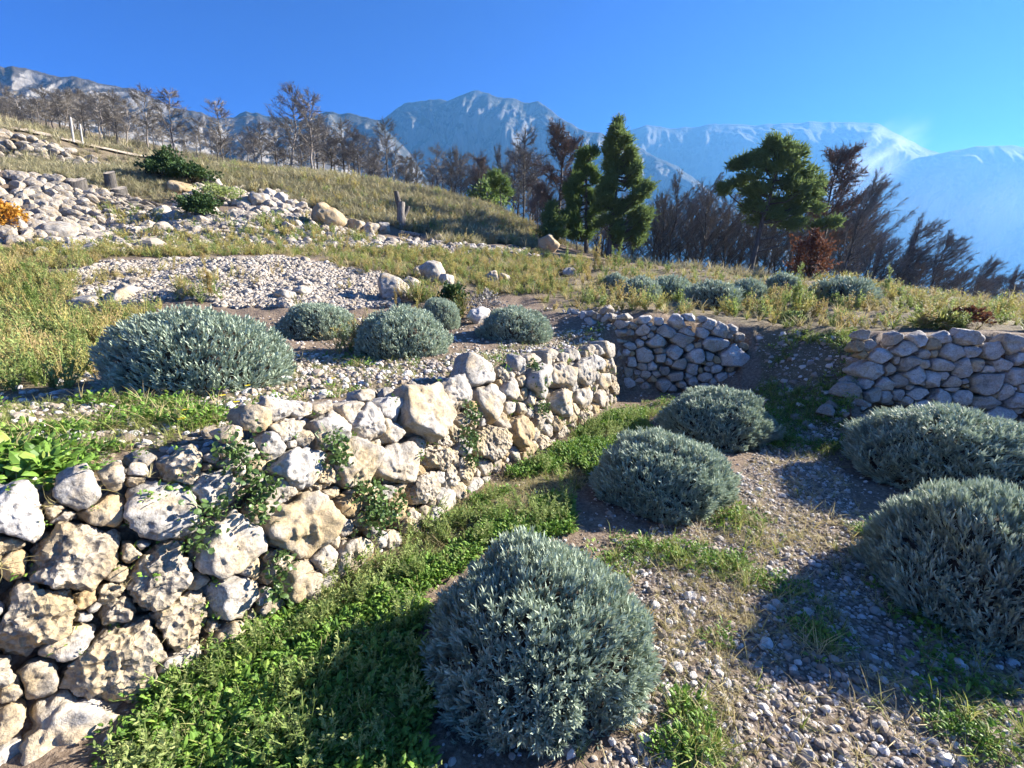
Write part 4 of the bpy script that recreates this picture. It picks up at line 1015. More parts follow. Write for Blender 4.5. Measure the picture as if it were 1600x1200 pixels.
n = 620; tt = rng.uniform(.2, w1.L, n); vv = rng.uniform(.0, 1.05, n); P_ = w1.pt(tt, vv)
dd = w1.dirn(tt); nn_ = np.stack((dd[:, 1], -dd[:, 0], 0 * tt), -1)
P_ = P_ + nn_ * rng.uniform(-.02, .06, (n, 1)); k_ = keep_noise(np.stack((tt * 1.0, vv * 3), -1), 1.3, -.02, 61)
scatter('wall_weeds', P_[k_], np.stack((rng.normal(.4, .3, n), rng.normal(.3, .3, n), rng.uniform(0, 6.28, n)), -1)[k_], rng.uniform(.4, 1.0, n)[k_], CLO + DRY, 'small weeds and dry tufts rooted in the joints of the sunlit wall', 'weeds')
# --- bushes with leaves
def leafy_bush(name, px, py, wpx, hpx, mat, label, n=900, L=.07, W=.03, cat='bush', Y=None):
    p = ground_at(px, py) if Y is None else at_y(px, py, Y)
    dep = p[1]; r_ = wpx / FPX * dep / 2; h = hpx / FPX * dep; p = p + np.array((0, r_ * .6, 0)); p[2] = H1(p[0], p[1])
    d = dirs(n, 0, 2.0); lump = .95 + fbm(d * 2.6 + px, 3, px % 50) * 1.1
    q = d * (rng.uniform(.35, 1, n) ** .5 * lump)[:, None] * np.array((r_, r_, h * .55)); q[:, 2] = np.maximum(q[:, 2] + h * .45, .02)
    v, f = oval(L, W, .3); lv = spread(v, f, scaled(rot_to(d + dirs(n, 0, 3) * .8, rng.uniform(0, 6, n)), rng.uniform(.6, 1.3, n)), q)
    o = empty(name, p); tag(o, label, cat)
    link('foliage', make_mesh('foliage', *lv, mat), o)
    parts = []
    for k in range(14):
        e = d[k] * np.array((r_, r_, h * .5)) * .7 + np.array((0, 0, h * .45)); parts.append(tube(np.array([(0, 0, 0), e * .5 + rng.normal(0, .05, 3) * r_, e]), np.array([.03, .02, .008]) * h, 4))
    link('stem', make_mesh('stem', *join(parts), M['woody']), o)
    return o
leafy_bush('green_shrub', 250, 284, 52, 32, M['darkbush'], 'dark green shrub at the end of the dirt track', 4200, .12, .04)
leafy_bush('green_shrub', 285, 292, 60, 26, M['darkbush'], 'low dark green shrub right of the one at the track end', 3000, .12, .04)
leafy_bush('green_shrub', 305, 347, 46, 36, M['darkbush'], 'dark green shrub among the rubble below the boulders', 3000, .09, .035)
leafy_bush('green_shrub', 338, 322, 50, 24, M['weed_g'], 'yellow-green shrub in front of the dark boulders', 2000, .09, .025)
leafy_bush('green_shrub', 705, 490, 42, 38, M['darkbush'], 'small bright green shrub behind the upper lavender bushes', 1300, .05, .02)
leafy_bush('orange_shrub', -6, 366, 50, 42, M['orange'], 'orange autumn shrub at the left edge below the terrace wall', 1500, .10, .04)
leafy_bush('russet_shrub', 1276, 446, 60, 62, M['redbush'], 'rust-brown dead shrub in front of the burnt trees at the right', 1800, .14, .03, Y=17)
leafy_bush('dark_shrub', 760, 500, 60, 36, M['twig'], 'dark dead shrub beside the bush with bare twigs', 700, .05, .012)
leafy_bush('russet_shrub', 1520, 512, 50, 20, M['redbush'], 'low brownish shrub on the wall at the right', 700, .05, .015)
leafy_bush('green_shrub', 1245, 508, 42, 14, M['weed_g'], 'pale green weed clump beside the gap', 600, .04, .012)
leafy_bush('green_shrub', 1480, 516, 60, 18, M['grass'], 'grassy green clump on top of the right wall', 900, .12, .006)
leafy_bush('green_shrub', 760, 300, 60, 40, M['pine_y'], 'yellow-green shrub at the edge of the hill under the peak', 900, .3, .08, Y=38)

# --- tall weeds
def tall_weed(px, py, top_py, label, mat, yellow=False):
    p = ground_at(px, py); h = (py - top_py) / FPX * p[1]
    parts = []; lv, lf = leaf(h * .11, h * .012, .5)
    o = empty('tall_weed', p); tag(o, label, 'weed', 'tall weeds on the terraces')
    ns = 3; st = []
    for k in range(ns):
        hh = h * (1 if k == 0 else rng.uniform(.5, .85)); lean = rng.normal(0, .08, 2) * hh; off = rng.normal(0, .05 * h, 2) * (k > 0); tt = np.linspace(0, 1, 6)
        pts = np.stack((off[0] + lean[0] * tt ** 2, off[1] + lean[1] * tt ** 2, hh * tt), -1)
        st.append(tube(pts, np.linspace(.008, .003, 6) * max(h, .5) * 1.2, 4))
        n = 90; u = rng.uniform(.1, 1, n) ** .8; loc = np.stack([np.interp(u, tt, pts[:, c]) for c in range(3)], -1)
        parts.append(spread(lv, lf, scaled(lean_spin(dirs(n, .5, 1.3)), (1.25 - u * .8)), loc))
        m = 16; u = rng.uniform(.4, .95, m)
        for uu in u:
            b0 = np.array([np.interp(uu, tt, pts[:, c]) for c in range(3)]); dd = dirs(1, .35, .8)[0]; L_ = h * .22 * (1.2 - uu)
            n2 = 12; w = rng.uniform(.2, 1, n2); parts.append(spread(lv * .5, lf, lean_spin(dirs(n2, .2, 1.3)), b0 + dd * (w * L_)[:, None]))
    link('stem', make_mesh('stem', *join(st), mat), o)
    link('leaves', make_mesh('leaves', *join(parts), mat), o)
for a in [(70, 505, 415, 'tall feathery green weed left of the widest lavender bush', M['weed_g']), (92, 500, 440, 'shorter green weed just right of the tall feathery one', M['weed_g']), (160, 485, 448, 'small dark green weed before the pale rubble bank', M['grass']),
          (328, 470, 395, 'yellow-green weed standing up the middle of the rubble bank', M['weed_y']), (650, 540, 455, 'yellow dry weed rising through the central lavender bush', M['weed_y']), (618, 480, 450, 'short yellow weed between the grey boulders', M['weed_y']),
          (966, 425, 376, 'green weed spike in front of the tall pine', M['weed_g']), (934, 425, 372, 'yellowish weed spike left of the one before the tall pine', M['weed_y']), (885, 425, 382, 'green weed spike beside the leaning boulder', M['weed_g']),
          (1240, 490, 412, 'slender green weed spike before the wind-bent pine', M['weed_g']), (1222, 490, 445, 'low green weed left of the slender spike', M['weed_g']), (1386, 470, 414, 'lone green weed spike on the right skyline of the field', M['weed_g']), (1255, 485, 448, 'small green weed right of the slender spike', M['weed_g']),
          (860, 455, 412, 'pale green weed in the field left of the pines', M['weed_g']), (1215, 500, 452, 'yellow weed at the edge of the gap', M['weed_y']), (20, 560, 500, 'brownish weed at the left edge of the upper terrace', M['weed_y']), (1325, 672, 636, 'reddish dead stalk in front of the right wall', M['redbush'])]:
    tall_weed(*a)
# --- yellow flowers
def flower(px, py, label):
    p = ground_at(px, py + 14); o = empty('yellow_flower', p); tag(o, label, 'flower', 'yellow flowers')
    h = 14 / FPX * p[1] + .02; v, f = oval(.022, .006, .2); n = 14
    d = np.stack((np.cos(np.arange(n) * 2.4), np.sin(np.arange(n) * 2.4), np.full(n, .35)), -1)
    link('petals', make_mesh('petals', *spread(v, f, lean_spin(d), np.tile((0, 0, h), (n, 1)).astype(float)), M['petal']), o)
    link('stem', make_mesh('stem', *tube(np.array([(0, 0, 0), (.004, 0, h * .6), (0, 0, h)]), np.array([.002, .0018, .0015]), 4), M['clover']), o)
for px, py, lab in [(256, 588, 'leftmost yellow flower before the widest lavender bush'), (306, 581, 'upper yellow flower against the front of the widest lavender bush'), (335, 583, 'yellow flower at the right front of the widest lavender bush'), (305, 607, 'yellow flower just below the upper one before the widest lavender bush'),
    (350, 622, 'left one of two close yellow flowers behind the wall top'), (372, 633, 'right one of two close yellow flowers behind the wall top'), (293, 645, 'yellow flower low in the weeds behind the ivy-hung capstones'), (389, 606, 'rightmost yellow flower before the widest lavender bush'),
    (421, 480, 'yellow flower at the foot of the rubble bank'), (522, 595, 'yellow flower right of the widest lavender bush, near the wall top'), (286, 660, 'lowest yellow flower in the weeds before the widest lavender bush')]:
    flower(px, py, lab)
flower(537, 1012, 'yellow flower in the green weeds below the near end of the wall')

# ------------------------------------------------------------------ boulders, stumps, logs, posts
def boulder(px, py, wpx, hpx, kind, label, seed, tilt=0.0, Y=None):
    p = ground_at(px, py) if Y is None else at_y(px, py, Y); a = wpx / FPX * p[1] / 2; b = hpx / FPX * p[1] / 2
    v, f = stone_shape(seed, 3, a, b, a * .8, a * .8, pit=.6 if kind in (Pi, O) else 0, chamfer=9)
    ct, stt = math.cos(tilt), math.sin(tilt)
    w = np.stack((v[:, 0] * ct - v[:, 1] * stt, -v[:, 2], v[:, 0] * stt + v[:, 1] * ct), -1)
    o = link('boulder', make_mesh('boulder', w, f, M[kind], smooth=True), loc=p + np.array((0, a * .3, b * .75)))
    return tag(o, label, 'boulder', 'boulders on the slope')
for a in [(505, 357, 38, 42, O, 'big ochre boulder at the right end of the dark boulders', 11), (857, 393, 30, 28, O, 'leaning brown boulder in front of the green pines', 12, .6), (78, 378, 46, 32, G, 'large grey boulder at the foot of the left terrace wall', 13),
          (402, 327, 28, 28, G, 'dark grey boulder with an orange side, below the grassy hill', 14), (380, 322, 16, 16, G, 'small grey boulder left of the orange-sided one', 15), (418, 312, 18, 18, G, 'pale tilted boulder above the orange-sided one', 16), (436, 318, 24, 16, G, 'grey boulder right of the orange-sided one', 17), (330, 293, 22, 14, G, 'grey boulder in front of the low dark shrub', 18), (276, 302, 34, 18, O, 'flat reddish boulder under the dark shrubs', 19), (356, 305, 20, 14, G, 'small pale boulder up against the hill grass', 20), (453, 325, 20, 14, G, 'dark flat boulder nearest the ochre one', 21),
          (535, 358, 22, 20, O, 'reddish boulder right of the big ochre boulder', 22), (555, 362, 24, 20, C, 'cream boulder in the row below the hill', 23), (578, 366, 22, 18, C, 'pinkish boulder left of the cut trunk', 24), (598, 364, 20, 18, G, 'grey boulder nearest the cut trunk', 25), (686, 378, 18, 12, C, 'small cream rock right of the logs', 26),
          (612, 470, 44, 40, G, 'rugged grey boulder at the right end of the rubble bank', 27), (675, 440, 40, 30, G, 'pale ridged boulder in the weeds above the small shrub', 28), (655, 430, 18, 14, Wt, 'small white rock left of the pale ridged boulder', 29), (697, 445, 22, 18, Wt, 'white rock right of the pale ridged boulder', 30), (768, 443, 20, 20, G, 'grey rock in the middle of the weedy field', 31), (788, 441, 18, 12, Wt, 'small white flat rock beside the grey rock in the weedy field', 32), (640, 452, 26, 22, G, 'dark hollow rock between the rugged and the ridged boulders', 33),
          (180, 477, 40, 22, Wt, 'pale boulder behind the widest lavender bush', 34), (125, 492, 48, 30, G, 'grey boulder left of the rubble bank', 35), (195, 462, 24, 18, G, 'grey boulder at the foot of the rubble bank, left part', 36), (290, 465, 26, 20, Wt, 'whitish boulder low on the rubble bank', 37), (440, 470, 34, 18, G, 'flat grey boulder behind the small lavender bush', 38), (470, 463, 26, 16, Wt, 'pale boulder at the foot of the rubble bank, right part', 39), (890, 432, 24, 14, G, 'grey rock among the weeds before the pines', 40), (758, 372, 14, 8, Wt, 'small white rock in the shaded hollow', 41), (157, 308, 18, 14, O, 'round reddish rock between the tree stumps', 42), (745, 506, 30, 26, 'shade', 'dark rock beside the lavender bush with bare twigs', 43)]:
    boulder(*a)
def stump(px, py, wpx, hpx, label, seed):
    p = ground_at(px, py); r_ = wpx / FPX * p[1] / 2; h = hpx / FPX * p[1]; g = np.random.default_rng(seed)
    o = empty('tree_stump', p - np.array((0, 0, .05))); tag(o, label, 'stump', 'cut tree stumps on the left slope')
    n = 12; zz = np.array([0, .15, .45, .8, 1.0]); rr_ = np.array([1.35, 1.12, 1.0, .98, .97]); a = np.linspace(0, 6.283, n, endpoint=False)
    lob = 1 + .12 * np.sin(a * 3 + seed) + .06 * g.normal(size=n)
    v = np.stack([np.stack((np.cos(a) * r_ * q * lob, np.sin(a) * r_ * q * lob, np.full(n, z * (h + .05)) + (np.sin(a) * .5 * r_ if z > .9 else 0)), -1) for z, q in zip(zz, rr_)]).reshape(-1, 3)
    i = np.arange(4)[:, None] * n; j = np.arange(n)[None]; k = (j + 1) % n
    link('trunk', make_mesh('trunk', v, np.stack((i + j, i + k, i + n + k, i + n + j), -1).reshape(-1, 4), M['bark'], smooth=True), o)
    top = v[-n:] * np.array((.97, .97, 1)) + np.array((0, 0, .012)); top = np.concatenate((top, [top.mean(0)]))
    link('cut_face', make_mesh('cut_face', top, np.array([(q, (q + 1) % n, n) for q in range(n)]), M['cutwood']), o)
stump(124, 302, 20, 18, 'wide dark tree stump on the left ledge', 1)
stump(176, 298, 14, 24, 'tallest tree stump with a pale sawn top on the left ledge', 2)
stump(189, 312, 20, 14, 'low tree stump with a broad pale sawn face', 3)
# cut trunk and logs
def broken_trunk():
    p = ground_at(628, 357); h = 50 / FPX * p[1]
    o = empty('dead_trunk', p); tag(o, 'upright cut trunk with a forked pale top at the foot of the hill', 'trunk')
    link('trunk', make_mesh('trunk', *tube(np.array([(0, 0, -.2), (0, 0, h * .4), (.03, 0, h * .72)]), np.array([.26, .2, .17]), 9), M['bark_pale'], smooth=True), o)
    link('branch', make_mesh('branch', *tube(np.array([(-.02, 0, h * .55), (-.15, .05, h * .8), (-.2, 0, h * 1.02)]), np.array([.16, .13, .11]), 8), M['bark'], smooth=True), o)
    link('branch', make_mesh('branch', *tube(np.array([(.1, 0, h * .3), (.3, .1, h * .55), (.33, .1, h * .62)]), np.array([.12, .1, .09]), 8), M['bark'], smooth=True), o)
broken_trunk()
def log(px0, py0, px1, py1, r_, label, mat):
    a = ground_at(px0, py0); b = ground_at(px1, py1); b[1] = a[1] + (b[1] - a[1]) * .3; b[2] = H1(b[0], b[1])
    o = empty('fallen_log', a); tag(o, label, 'log', 'fallen logs below the hill'); d = b - a; up = np.array((0, 0, r_ * .8))
    pts = np.array([up, d * .5 + up * 1.2, d + up]); v, f = tube(pts, np.array([r_, r_ * .95, r_ * .85]), 8)
    link('trunk', make_mesh('trunk', v, f, mat, smooth=True), o)
    link('cut_face', make_mesh('cut_face', np.concatenate((v[:8], [v[:8].mean(0)])), np.array([(q, 8, (q + 1) % 8) for q in range(8)]), M['cutwood']), o)
log(625, 368, 656, 374, .13, 'pale log lying at the foot of the cut trunk', M['bark_pale'])
log(638, 350, 662, 366, .12, 'dark log propped beside the cut trunk', M['bark'])
def post(px, py, top, label, rpx):
    a, s = ray(px, py); p = at_y(px, py, 28.6); p[2] = H1(p[0], p[1]); t_ = at_y(top[0], top[1], 28.6)
    o = empty('wooden_post', p); tag(o, label, 'post', 'wooden posts by the track'); r_ = rpx / FPX * 28.6
    d = t_ - p; v, f = tube(np.array([(0, 0, -.2), d * .5, d * .97, d]), np.array([r_, r_, r_ * .95, r_ * .6]), 8)
    link('shaft', make_mesh('shaft', v, f, M['post'], smooth=True), o)
    link('cap', make_mesh('cap', np.concatenate((v[-8:], [v[-8:].mean(0) + (0, 0, .03)])), np.array([(q, (q + 1) % 8, 8) for q in range(8)]), M['post']), o)
post(115, 222, (110, 183), 'taller of the two pale posts beside the dirt track', 1.3)
post(129, 224, (125, 194), 'shorter of the two pale posts beside the dirt track', 1.1)

# ------------------------------------------------------------------ trees
TW = [None]
def burnt_tree(seed, h=8.0, spread_=.26, sweep=(0, 0), up=.6, nbr=34, ntw=22, first=.22, needles=0, dense=1.0, lean=(0, 0), bark='bark'):
    """returns trunk mesh, crown mesh; sweep = wind direction (x, z-lift)"""
    g = np.random.default_rng(seed); n = 9; tt = np.linspace(0, 1, n)
    wob = np.cumsum(g.normal(0, .012 * h, (n, 2)), 0); wob -= wob[0]
    pts = np.stack((wob[:, 0] + lean[0] * h * tt ** 1.3, wob[:, 1] + lean[1] * h * tt, h * tt), -1)
    tr = [tube(pts, np.interp(tt, [0, .1, 1], [.020 * h, .014 * h, .003 * h]), 7)]
    tw = []; nd = []
    rib_v = np.array([(-1, 0, 0), (1, 0, 0), (0, 0, 1.0), (0, 1, .02), (0, -1, .02)]); rib_f = [np.array([(0, 1, 2), (3, 4, 2)])]
    for k in range(nbr):
        u = first + (1 - first) * (k + g.uniform(0, 1)) / nbr; p0 = np.array([np.interp(u, tt, pts[:, c]) for c in range(3)])
        L = spread_ * h * (1.15 - u) * g.uniform(.55, 1.15) / (1.15 - first) * 1.1 + .05 * h; az = g.uniform(0, 6.283)
        d = np.array((math.cos(az), math.sin(az), g.uniform(.1, up))); d[0] += sweep[0]; d[2] += sweep[1]; d /= np.linalg.norm(d)
        m = 5; s = np.linspace(0, 1, m); curve = np.array((sweep[0] * .4, 0, .28 + sweep[1])) * L
        bp = p0 + d * (s * L)[:, None] + curve * (s ** 2)[:, None] + g.normal(0, .02 * L, (m, 3)) * s[:, None]
        tr.append(tube(bp, np.linspace(.0042, .0014, m) * h * (1.2 - u * .5), 4))
        nn = int(ntw * dense); us = g.uniform(.15, 1, nn); loc = np.stack([np.interp(us, s, bp[:, c]) for c in range(3)], -1)
        dd = d + curve / L * us[:, None] * 1.2 + g.normal(0, .5, (nn, 3)) + np.array((sweep[0] * .5, 0, .25))
        ln = g.uniform(.05, .13, nn) * h * (1.1 - us * .3)
        m3 = rot_to(dd, g.uniform(0, 6, nn)); m3 = m3 * np.stack((np.full(nn, .0023 * h), np.full(nn, .0023 * h), ln), -1)[:, None, :]
        tw.append(spread(rib_v, rib_f, m3, loc))
        # second order twigs
        k2 = 7; l2 = (loc[:, None] + (m3[:, :, 2] )[:, None] * g.uniform(.3, .95, (nn, k2, 1))).reshape(-1, 3)
        d2 = (np.repeat(dd, k2, 0) / np.linalg.norm(np.repeat(dd, k2, 0), axis=1, keepdims=True)) + g.normal(0, .55, (nn * k2, 3))
        m3b = rot_to(d2, g.uniform(0, 6, nn * k2)) * np.stack((np.full(nn * k2, .0017 * h), np.full(nn * k2, .0017 * h), g.uniform(.02, .05, nn * k2) * h), -1)[:, None, :]
        tw.append(spread(rib_v, rib_f, m3b, l2))
        if needles:
            q = l2[g.uniform(size=len(l2)) < needles]; nq = len(q)
            if nq: nd.append(spread(rib_v, rib_f, rot_to(g.normal(size=(nq, 3)), g.uniform(0, 6, nq)) * np.stack((np.full(nq, .003 * h), np.full(nq, .003 * h), np.full(nq, .025 * h)), -1)[:, None, :], q))
    v, f = join(tr); v2, f2 = join(tw)
    a = make_mesh('trunk', v / h, f, M[bark], smooth=True); b = make_mesh('crown', v2 / h, f2, M['twig'])
    c = None
    if nd:
        v3, f3 = join(nd); c = make_mesh('scorched_needles', v3 / h, f3, M['twig_red'])
    return a, b, c
T_STR = [burnt_tree(60 + k, lean=((-.08, 0), (-.02, 0), (-.12, 0), (.03, 0))[k], spread_=.27, dense=.8, first=.33, nbr=30, bark='bark_pale') for k in range(4)]
T_CON = [burnt_tree(70 + k, spread_=.25, up=.4, nbr=38, ntw=16, first=.3, dense=.8) for k in range(3)]
T_RED = [burnt_tree(80 + k, spread_=.26, up=.7, needles=.8, first=.3) for k in range(2)]
T_SWP = [burnt_tree(90 + k, spread_=.34, sweep=(.9, .45), up=.4, nbr=46, ntw=18, first=.12, lean=(.16, 0), dense=1.2) for k in range(3)]
T_BSH = [burnt_tree(100 + k, spread_=.42, up=1.0, nbr=30, ntw=16, first=.1, sweep=(.25, .2), lean=(.05, 0)) for k in range(3)]
def tree(kind, idx, px, top_py, Y, label, group, top_px=None, name='burnt_tree', bark=None, zs=1.0):
    a, s = ray(px, 300); X = ray(px, 400)[0] * Y; z0 = H1(X, Y); tp_ = at_y(px if top_px is None else top_px, top_py, Y)
    h = max(tp_[2] - z0, 1.0)
    o = empty(name, (X, Y, z0 - .1)); tag(o, label, 'tree', group)
    A, B, C_ = kind[idx % len(kind)]
    sh = Matrix.Identity(4)
    rz = 0.0 if kind is T_SWP or kind is T_BSH else rng.uniform(-.6, .6)
    for nm, m in (('trunk', A), ('crown', B), ('scorched_needles', C_)):
        if m is None: continue
        link(nm, m, o, rot=(0, 0, rz), scale=(h * zs, h * zs, h * 1.0))
    return o
GL = 'burnt trees on the left skyline'; GC = 'burnt trees behind the hill'; GR = 'burnt trees in the right thicket'
for k, a in enumerate([(258, 140, 40, 222, 'tall bare burnt tree leaning left, left of the twin-topped pair'), (296, 140, 39, 262, 'tall bare burnt tree leaning left, over the dark shrub'), (368, 160, 40, 358, 'bushy burnt tree standing alone on the skyline gap'), (470, 145, 37, 452, 'thin pale burnt tree left of the densest skyline tree'), (500, 150, 37, 488, 'densest tall burnt tree on the skyline left of the peak')]):
    tree(T_STR if k != 2 else T_CON, k, a[0], a[1], a[2], a[4], GL, a[3], zs=1.1)
for k, (px, ty, Y, lab) in enumerate([(560, 205, 37, 'burnt tree right of the densest skyline tree'), (612, 195, 38, 'cone-shaped grey burnt tree left of the peak'), (585, 215, 40, 'thin burnt tree left of the cone-shaped grey one'), (685, 232, 38, 'grey burnt tree under the left shoulder of the peak'), (708, 240, 40, 'slim grey burnt tree below the peak'), (640, 245, 40, 'low burnt tree right of the cone-shaped grey one')]):
    tree(T_CON, k, px, ty, Y, lab, GC, zs=1.1)
tree(T_RED, 0, 752, 250, 39, 'small tree with rusty needles below the peak', GC)
tree(T_CON, 1, 818, 212, 33, 'bare burnt tree with a pale straight trunk left of the reddish one', GC, zs=.9)
tree(T_RED, 1, 868, 206, 29, 'burnt tree with reddish crown and dark trunk left of the green pines', GC, zs=1.15)
tree(T_RED, 0, 840, 290, 28, 'low brown burnt tree under the reddish-crowned one', GC)
tree(T_RED, 0, 1288, 245, 27, 'scorched red-brown tree right behind the wind-bent pine', GR)
tree(T_SWP, 0, 1318, 297, 24, 'dense dark burnt tree swept to the right by wind', GR, 1340, zs=1.0)
tree(T_SWP, 1, 1412, 356, 22, 'dark wind-swept burnt tree on the right skyline', GR, 1440, zs=1.25)
tree(T_SWP, 2, 1462, 376, 21, 'brownish wind-swept burnt tree right of the dark one', GR, 1490, zs=1.2)
tree(T_SWP, 0, 1530, 412, 21, 'small leaning burnt tree near the right edge', GR, 1545, zs=1.3)
tree(T_SWP, 1, 1585, 426, 20, 'low burnt tree at the right edge of the skyline', GR, 1595, zs=1.3)
tree(T_BSH, 0, 1045, 292, 29, 'forked burnt tree right of the tall pine', GR)
tree(T_BSH, 1, 1095, 292, 29, 'many-stemmed burnt tree with pale trunk in the middle thicket', GR)
tree(T_BSH, 2, 1130, 305, 30, 'low burnt tree just left of the wind-bent pine', GR)
tree(T_BSH, 0, 1020, 320, 31, 'burnt tree hidden behind the right side of the tall pine', GR)
# further trunks nobody could tell apart
for k in range(48):
    px = -40 + k * 5.6 + rng.uniform(-6, 6); ty = 138 + rng.uniform(-8, 30) + max(0, (px - 60) * .12)
    tree(T_STR if k % 3 else T_CON, k, px, ty, rng.uniform(36, 50), 'bare burnt tree in the thick row on the upper left slope', 'burnt trees above the dirt track', px - 14, zs=1.35)
for k in range(40):
    px = 220 + k * 9.6 + rng.uniform(-8, 8); ty = 194 + rng.uniform(-10, 36) + max(0, (px - 400) * .06)
    tree(T_STR if k % 2 else T_CON, k, px, ty, rng.uniform(37, 50), 'lower bare burnt tree in the thicket on the hill crest', 'burnt trees along the hill crest', px - 6, zs=1.2)
for k in range(24):
    px = 580 + k * 11 + rng.uniform(-8, 8); ty = 250 + rng.uniform(-14, 22)
    tree(T_CON if k % 2 else T_BSH, k, px, ty, rng.uniform(38, 48), 'low grey burnt tree in the brush below the peak', 'burnt brush below the peak', zs=1.2)
for k in range(48):
    px = 840 + k * 10.8 + rng.uniform(-8, 8); ty = np.interp(px, [850, 1000, 1150, 1330, 1400], [300, 325, 318, 335, 365]) + rng.uniform(-14, 34)
    tree(T_BSH, k, px, ty, rng.uniform(29, 37), 'dark leafless burnt tree in the thicket around the green pines', 'burnt thicket around the pines', zs=1.15)
for k in range(18):
    px = 1350 + k * 16 + rng.uniform(-8, 8); ty = np.interp(px, [1360, 1500, 1640], [385, 425, 450]) + rng.uniform(-8, 14)
    tree(T_SWP if k % 2 else T_BSH, k, px, ty, rng.uniform(17, 24), 'low dark wind-swept burnt scrub on the right slope', 'burnt scrub on the right slope', zs=1.3)

# green pines: needle pads on limbs
def pine(px, py_base, Y, pads, label, mat, trunk_px, seed, depth=.8, cl=13, name='pine_tree', nscale=1.0):
    """pads: (px, py, rx px, ry px) as seen; each becomes a clump cloud round the trunk"""
    g = np.random.default_rng(seed); X = ray(px, 400)[0] * Y; z0 = H1(X, Y); base = np.array((X, Y, z0))
    o = empty(name, base); tag(o, label, 'tree', 'green pines')
    tpts = np.array([at_y(a, b, Y) for a, b in trunk_px]) - base; tpts[0] = (0, 0, -.2); n = len(tpts)
    h = tpts[-1][2]; parts = [tube(tpts, np.linspace(.022, .005, n) * h, 9)]; nd = []
    u = Y / FPX
    nv = np.array([(-.5, 0, 0), (.5, 0, 0), (.12, 0, 1.), (-.12, 0, 1.), (0, -.5, 0), (0, .5, 0), (0, .12, .8), (0, -.12, .8)]); nf = [np.array([(0, 1, 2, 3), (4, 5, 6, 7)])]
    for (ax, ay, rx, ry) in pads:
        c = at_y(ax, ay, Y) - base; dy = g.uniform(-1, 1) * depth * rx * u * 1.2; 
        tz = np.clip(c[2] - abs(c[0] - np.interp(c[2], tpts[:, 2], tpts[:, 0])) * .45, h * .1, h * .96)
        s0 = np.array((np.interp(tz, tpts[:, 2], tpts[:, 0]), np.interp(tz, tpts[:, 2], tpts[:, 1]), tz))
        for rep in range(2):
            dyk = dy if rep == 0 else g.uniform(-1, 1) * depth * max(rx, 30) * u
            cc = c + np.array((g.normal(0, .25) * rx * u, dyk, g.normal(0, .2) * ry * u))
            mid = (s0 + cc) / 2 + np.array((0, 0, -.04 * h)); parts.append(tube(np.array([s0, mid, cc]), np.array([.006, .004, .0015]) * h, 5))
            k = cl; e = g.normal(size=(k, 3)); e /= np.linalg.norm(e, axis=1, keepdims=True); e *= g.uniform(.3, 1, (k, 1)) ** .5
            q = cc + e * np.array((rx * u * 1.0, rx * u * .7, ry * u * .75))
            for t_ in q[::4]: parts.append(tube(np.array([mid * .3 + cc * .7, t_]), np.array([.002, .001]) * h, 3))
            m = 34; loc = np.repeat(q, m, 0) + g.normal(0, .10, (k * m, 3)) * nscale
            d = np.repeat((q - s0) / np.linalg.norm(q - s0, axis=1, keepdims=True) * .7 + (0, 0, .35), m, 0) + g.normal(0, .75, (k * m, 3))
            L_ = g.uniform(.18, .34, k * m) * nscale; m3 = rot_to(d, g.uniform(0, 6, k * m)) * np.stack((np.full(k * m, .055), np.full(k * m, .055), L_), -1)[:, None, :]
            nd.append(spread(nv, nf, m3, loc))
    link('trunk', make_mesh('trunk', *join(parts), M['bark'], smooth=True), o)
    link('crown', make_mesh('crown', *join(nd), mat), o)
def tiers(cx, ys, hw, n, seed, droop=.12):
    g = np.random.default_rng(seed); out = []
    for y in np.linspace(ys[0], ys[-1], n):
        h_ = np.interp(y, ys, hw); c_ = np.interp(y, [ys[0], ys[-1]], cx)
        for k in range(3):
            o_ = h_ * g.uniform(.25, 1.0) * (1 if (k + int(y)) % 2 else -1); r_ = max(4, h_ * .26) * g.uniform(.8, 1.25)
            out.append((c_ + o_, y + abs(o_) * droop + g.uniform(-3, 3), r_, r_ * .42 + 1.2))
    return out
pine(950, 400, 25, [(966, 192, 3, 7), (965, 203, 5, 6)] + tiers((966, 978), [208, 240, 280, 310, 345, 372], [6, 17, 28, 37, 40, 22], 17, 5), 'tall conical green pine right of the paler one', M['pine'], [(950, 400), (955, 360), (960, 320), (965, 270), (966, 220), (965, 184)], 1, cl=7)
pine(915, 400, 26.5, [(917, 240, 4, 5)] + tiers((917, 908), [246, 275, 310, 345, 366], [7, 19, 27, 24, 12], 11, 8), 'paler green pine just left of the tall conical one', M['pine_y'], [(915, 400), (916, 350), (916, 300), (915, 238)], 2, cl=7)
pine(1172, 430, 23, [(1218, 228, 18, 7), (1240, 238, 16, 7), (1200, 238, 18, 7), (1180, 250, 16, 7), (1162, 255, 14, 6), (1225, 252, 24, 8), (1255, 262, 16, 8), (1200, 268, 26, 9), (1160, 284, 14, 5), (1235, 280, 26, 9), (1265, 285, 16, 8), (1205, 290, 26, 10), (1180, 300, 18, 9), (1245, 300, 24, 9), (1275, 302, 16, 7), (1215, 312, 28, 10), (1185, 322, 20, 9), (1260, 318, 20, 7), (1235, 330, 24, 8), (1205, 338, 20, 8), (1245, 350, 14, 6), (1283, 351, 10, 3), (1128, 298, 7, 4)], 'broad wind-bent green pine with a rounded crown', M['pine'], [(1172, 430), (1180, 390), (1190, 350), (1205, 300), (1215, 260), (1220, 226)], 3, cl=10)
pine(862, 395, 26, [(862, 325, 5, 6), (860, 338, 9, 5), (866, 348, 11, 5), (856, 358, 13, 5), (868, 368, 12, 5), (858, 376, 12, 4)], 'small dark fir-like tree beside the leaning boulder', M['pine'], [(862, 395), (862, 360), (862, 320)], 4, cl=8)
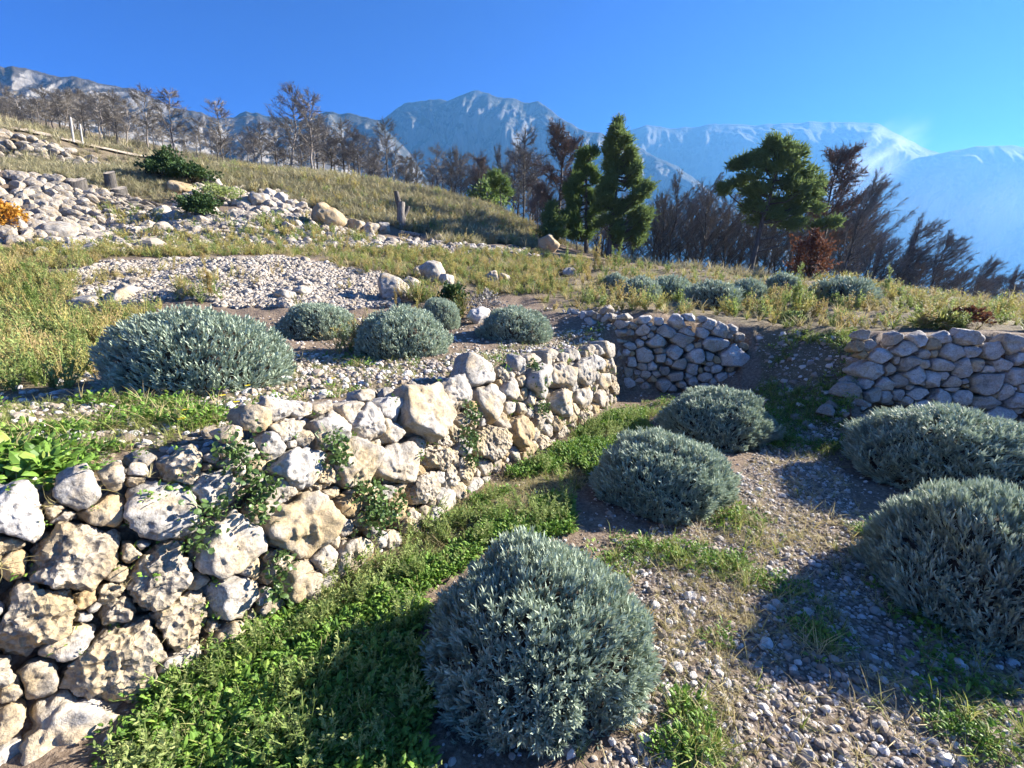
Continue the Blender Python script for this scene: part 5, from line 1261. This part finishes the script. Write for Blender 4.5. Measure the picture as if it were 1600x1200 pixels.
pine(785, 345, 36, [(776, 278, 8, 5), (785, 285, 10, 5), (772, 292, 10, 5), (792, 296, 8, 4)], 'small light green treetop at the hill edge below the peak', M['pine_y'], [(785, 345), (782, 310), (780, 275)], 5, cl=8)

# ------------------------------------------------------------------ haze and mist
t = NT('haze_air'); t.t.nodes.remove(t.b)
pv = t.n('VolumePrincipled'); pv.inputs['Color'].default_value = (.16, .48, 1.0, 1); pv.inputs['Density'].default_value = HAZE; pv.inputs['Anisotropy'].default_value = .25
t.l(pv.outputs[0], t.out.inputs['Volume'])
bx = np.array([(x, y, z) for x in (-4250, 4250) for y in (-4250, 4300) for z in (-140, 830)], float)
o = link('haze', make_mesh('haze', bx, np.array([(0, 1, 3, 2), (4, 6, 7, 5), (0, 4, 5, 1), (2, 3, 7, 6), (0, 2, 6, 4), (1, 5, 7, 3)]), t.m))
tag(o, 'thin blue air between the viewer and the mountains', kind='stuff')
def mist(px, py, Y, rx, ry, rz, dens, label, seed, nscale, lo, hi, tilt=0.0):
    t = NT('mist_%d' % seed); t.t.nodes.remove(t.b)
    tc = t.n('TexCoord'); P = tc.outputs['Object']
    ln = t.n('VectorMath', operation='LENGTH'); t.l(P, ln.inputs[0])
    fall = t.ramp(ln.outputs['Value'], [(.25, BW(1)), (.95, BW(0))], 'EASE')
    mp = t.n('Mapping'); mp.inputs['Location'].default_value = (seed, seed * 2, 0); t.l(P, mp.inputs['Vector'])
    n = t.ramp(t.noise(mp.outputs[0], nscale, 4, .55, .6), [(lo, BW(0)), (hi, BW(1))])
    d = t.math('MULTIPLY', t.math('MULTIPLY', fall, n), dens)
    pv = t.n('VolumePrincipled'); pv.inputs['Color'].default_value = (.86, .92, 1.0, 1); pv.inputs['Anisotropy'].default_value = .3
    t.l(d, pv.inputs['Density']); t.l(pv.outputs[0], t.out.inputs['Volume'])
    v, f = ico(2); c = at_y(px, py, Y); u = Y / FPX
    o = link('mist', make_mesh('mist', v, f, t.m), loc=c, rot=(0, tilt, 0), scale=(rx * u, ry, rz * u))
    tag(o, label, kind='stuff'); t.m.cycles.volume_step_rate = 6.0
mist(1356, 262, 1750, 110, 150, 52, .0038, 'bright wisp of mist rising past the cliff edge', 3, 2.3, .42, .72, -.72)
mist(1520, 335, 1500, 240, 200, 120, .00045, 'thin veil of mist over the right mountains', 8, 1.1, .3, .75, .2)
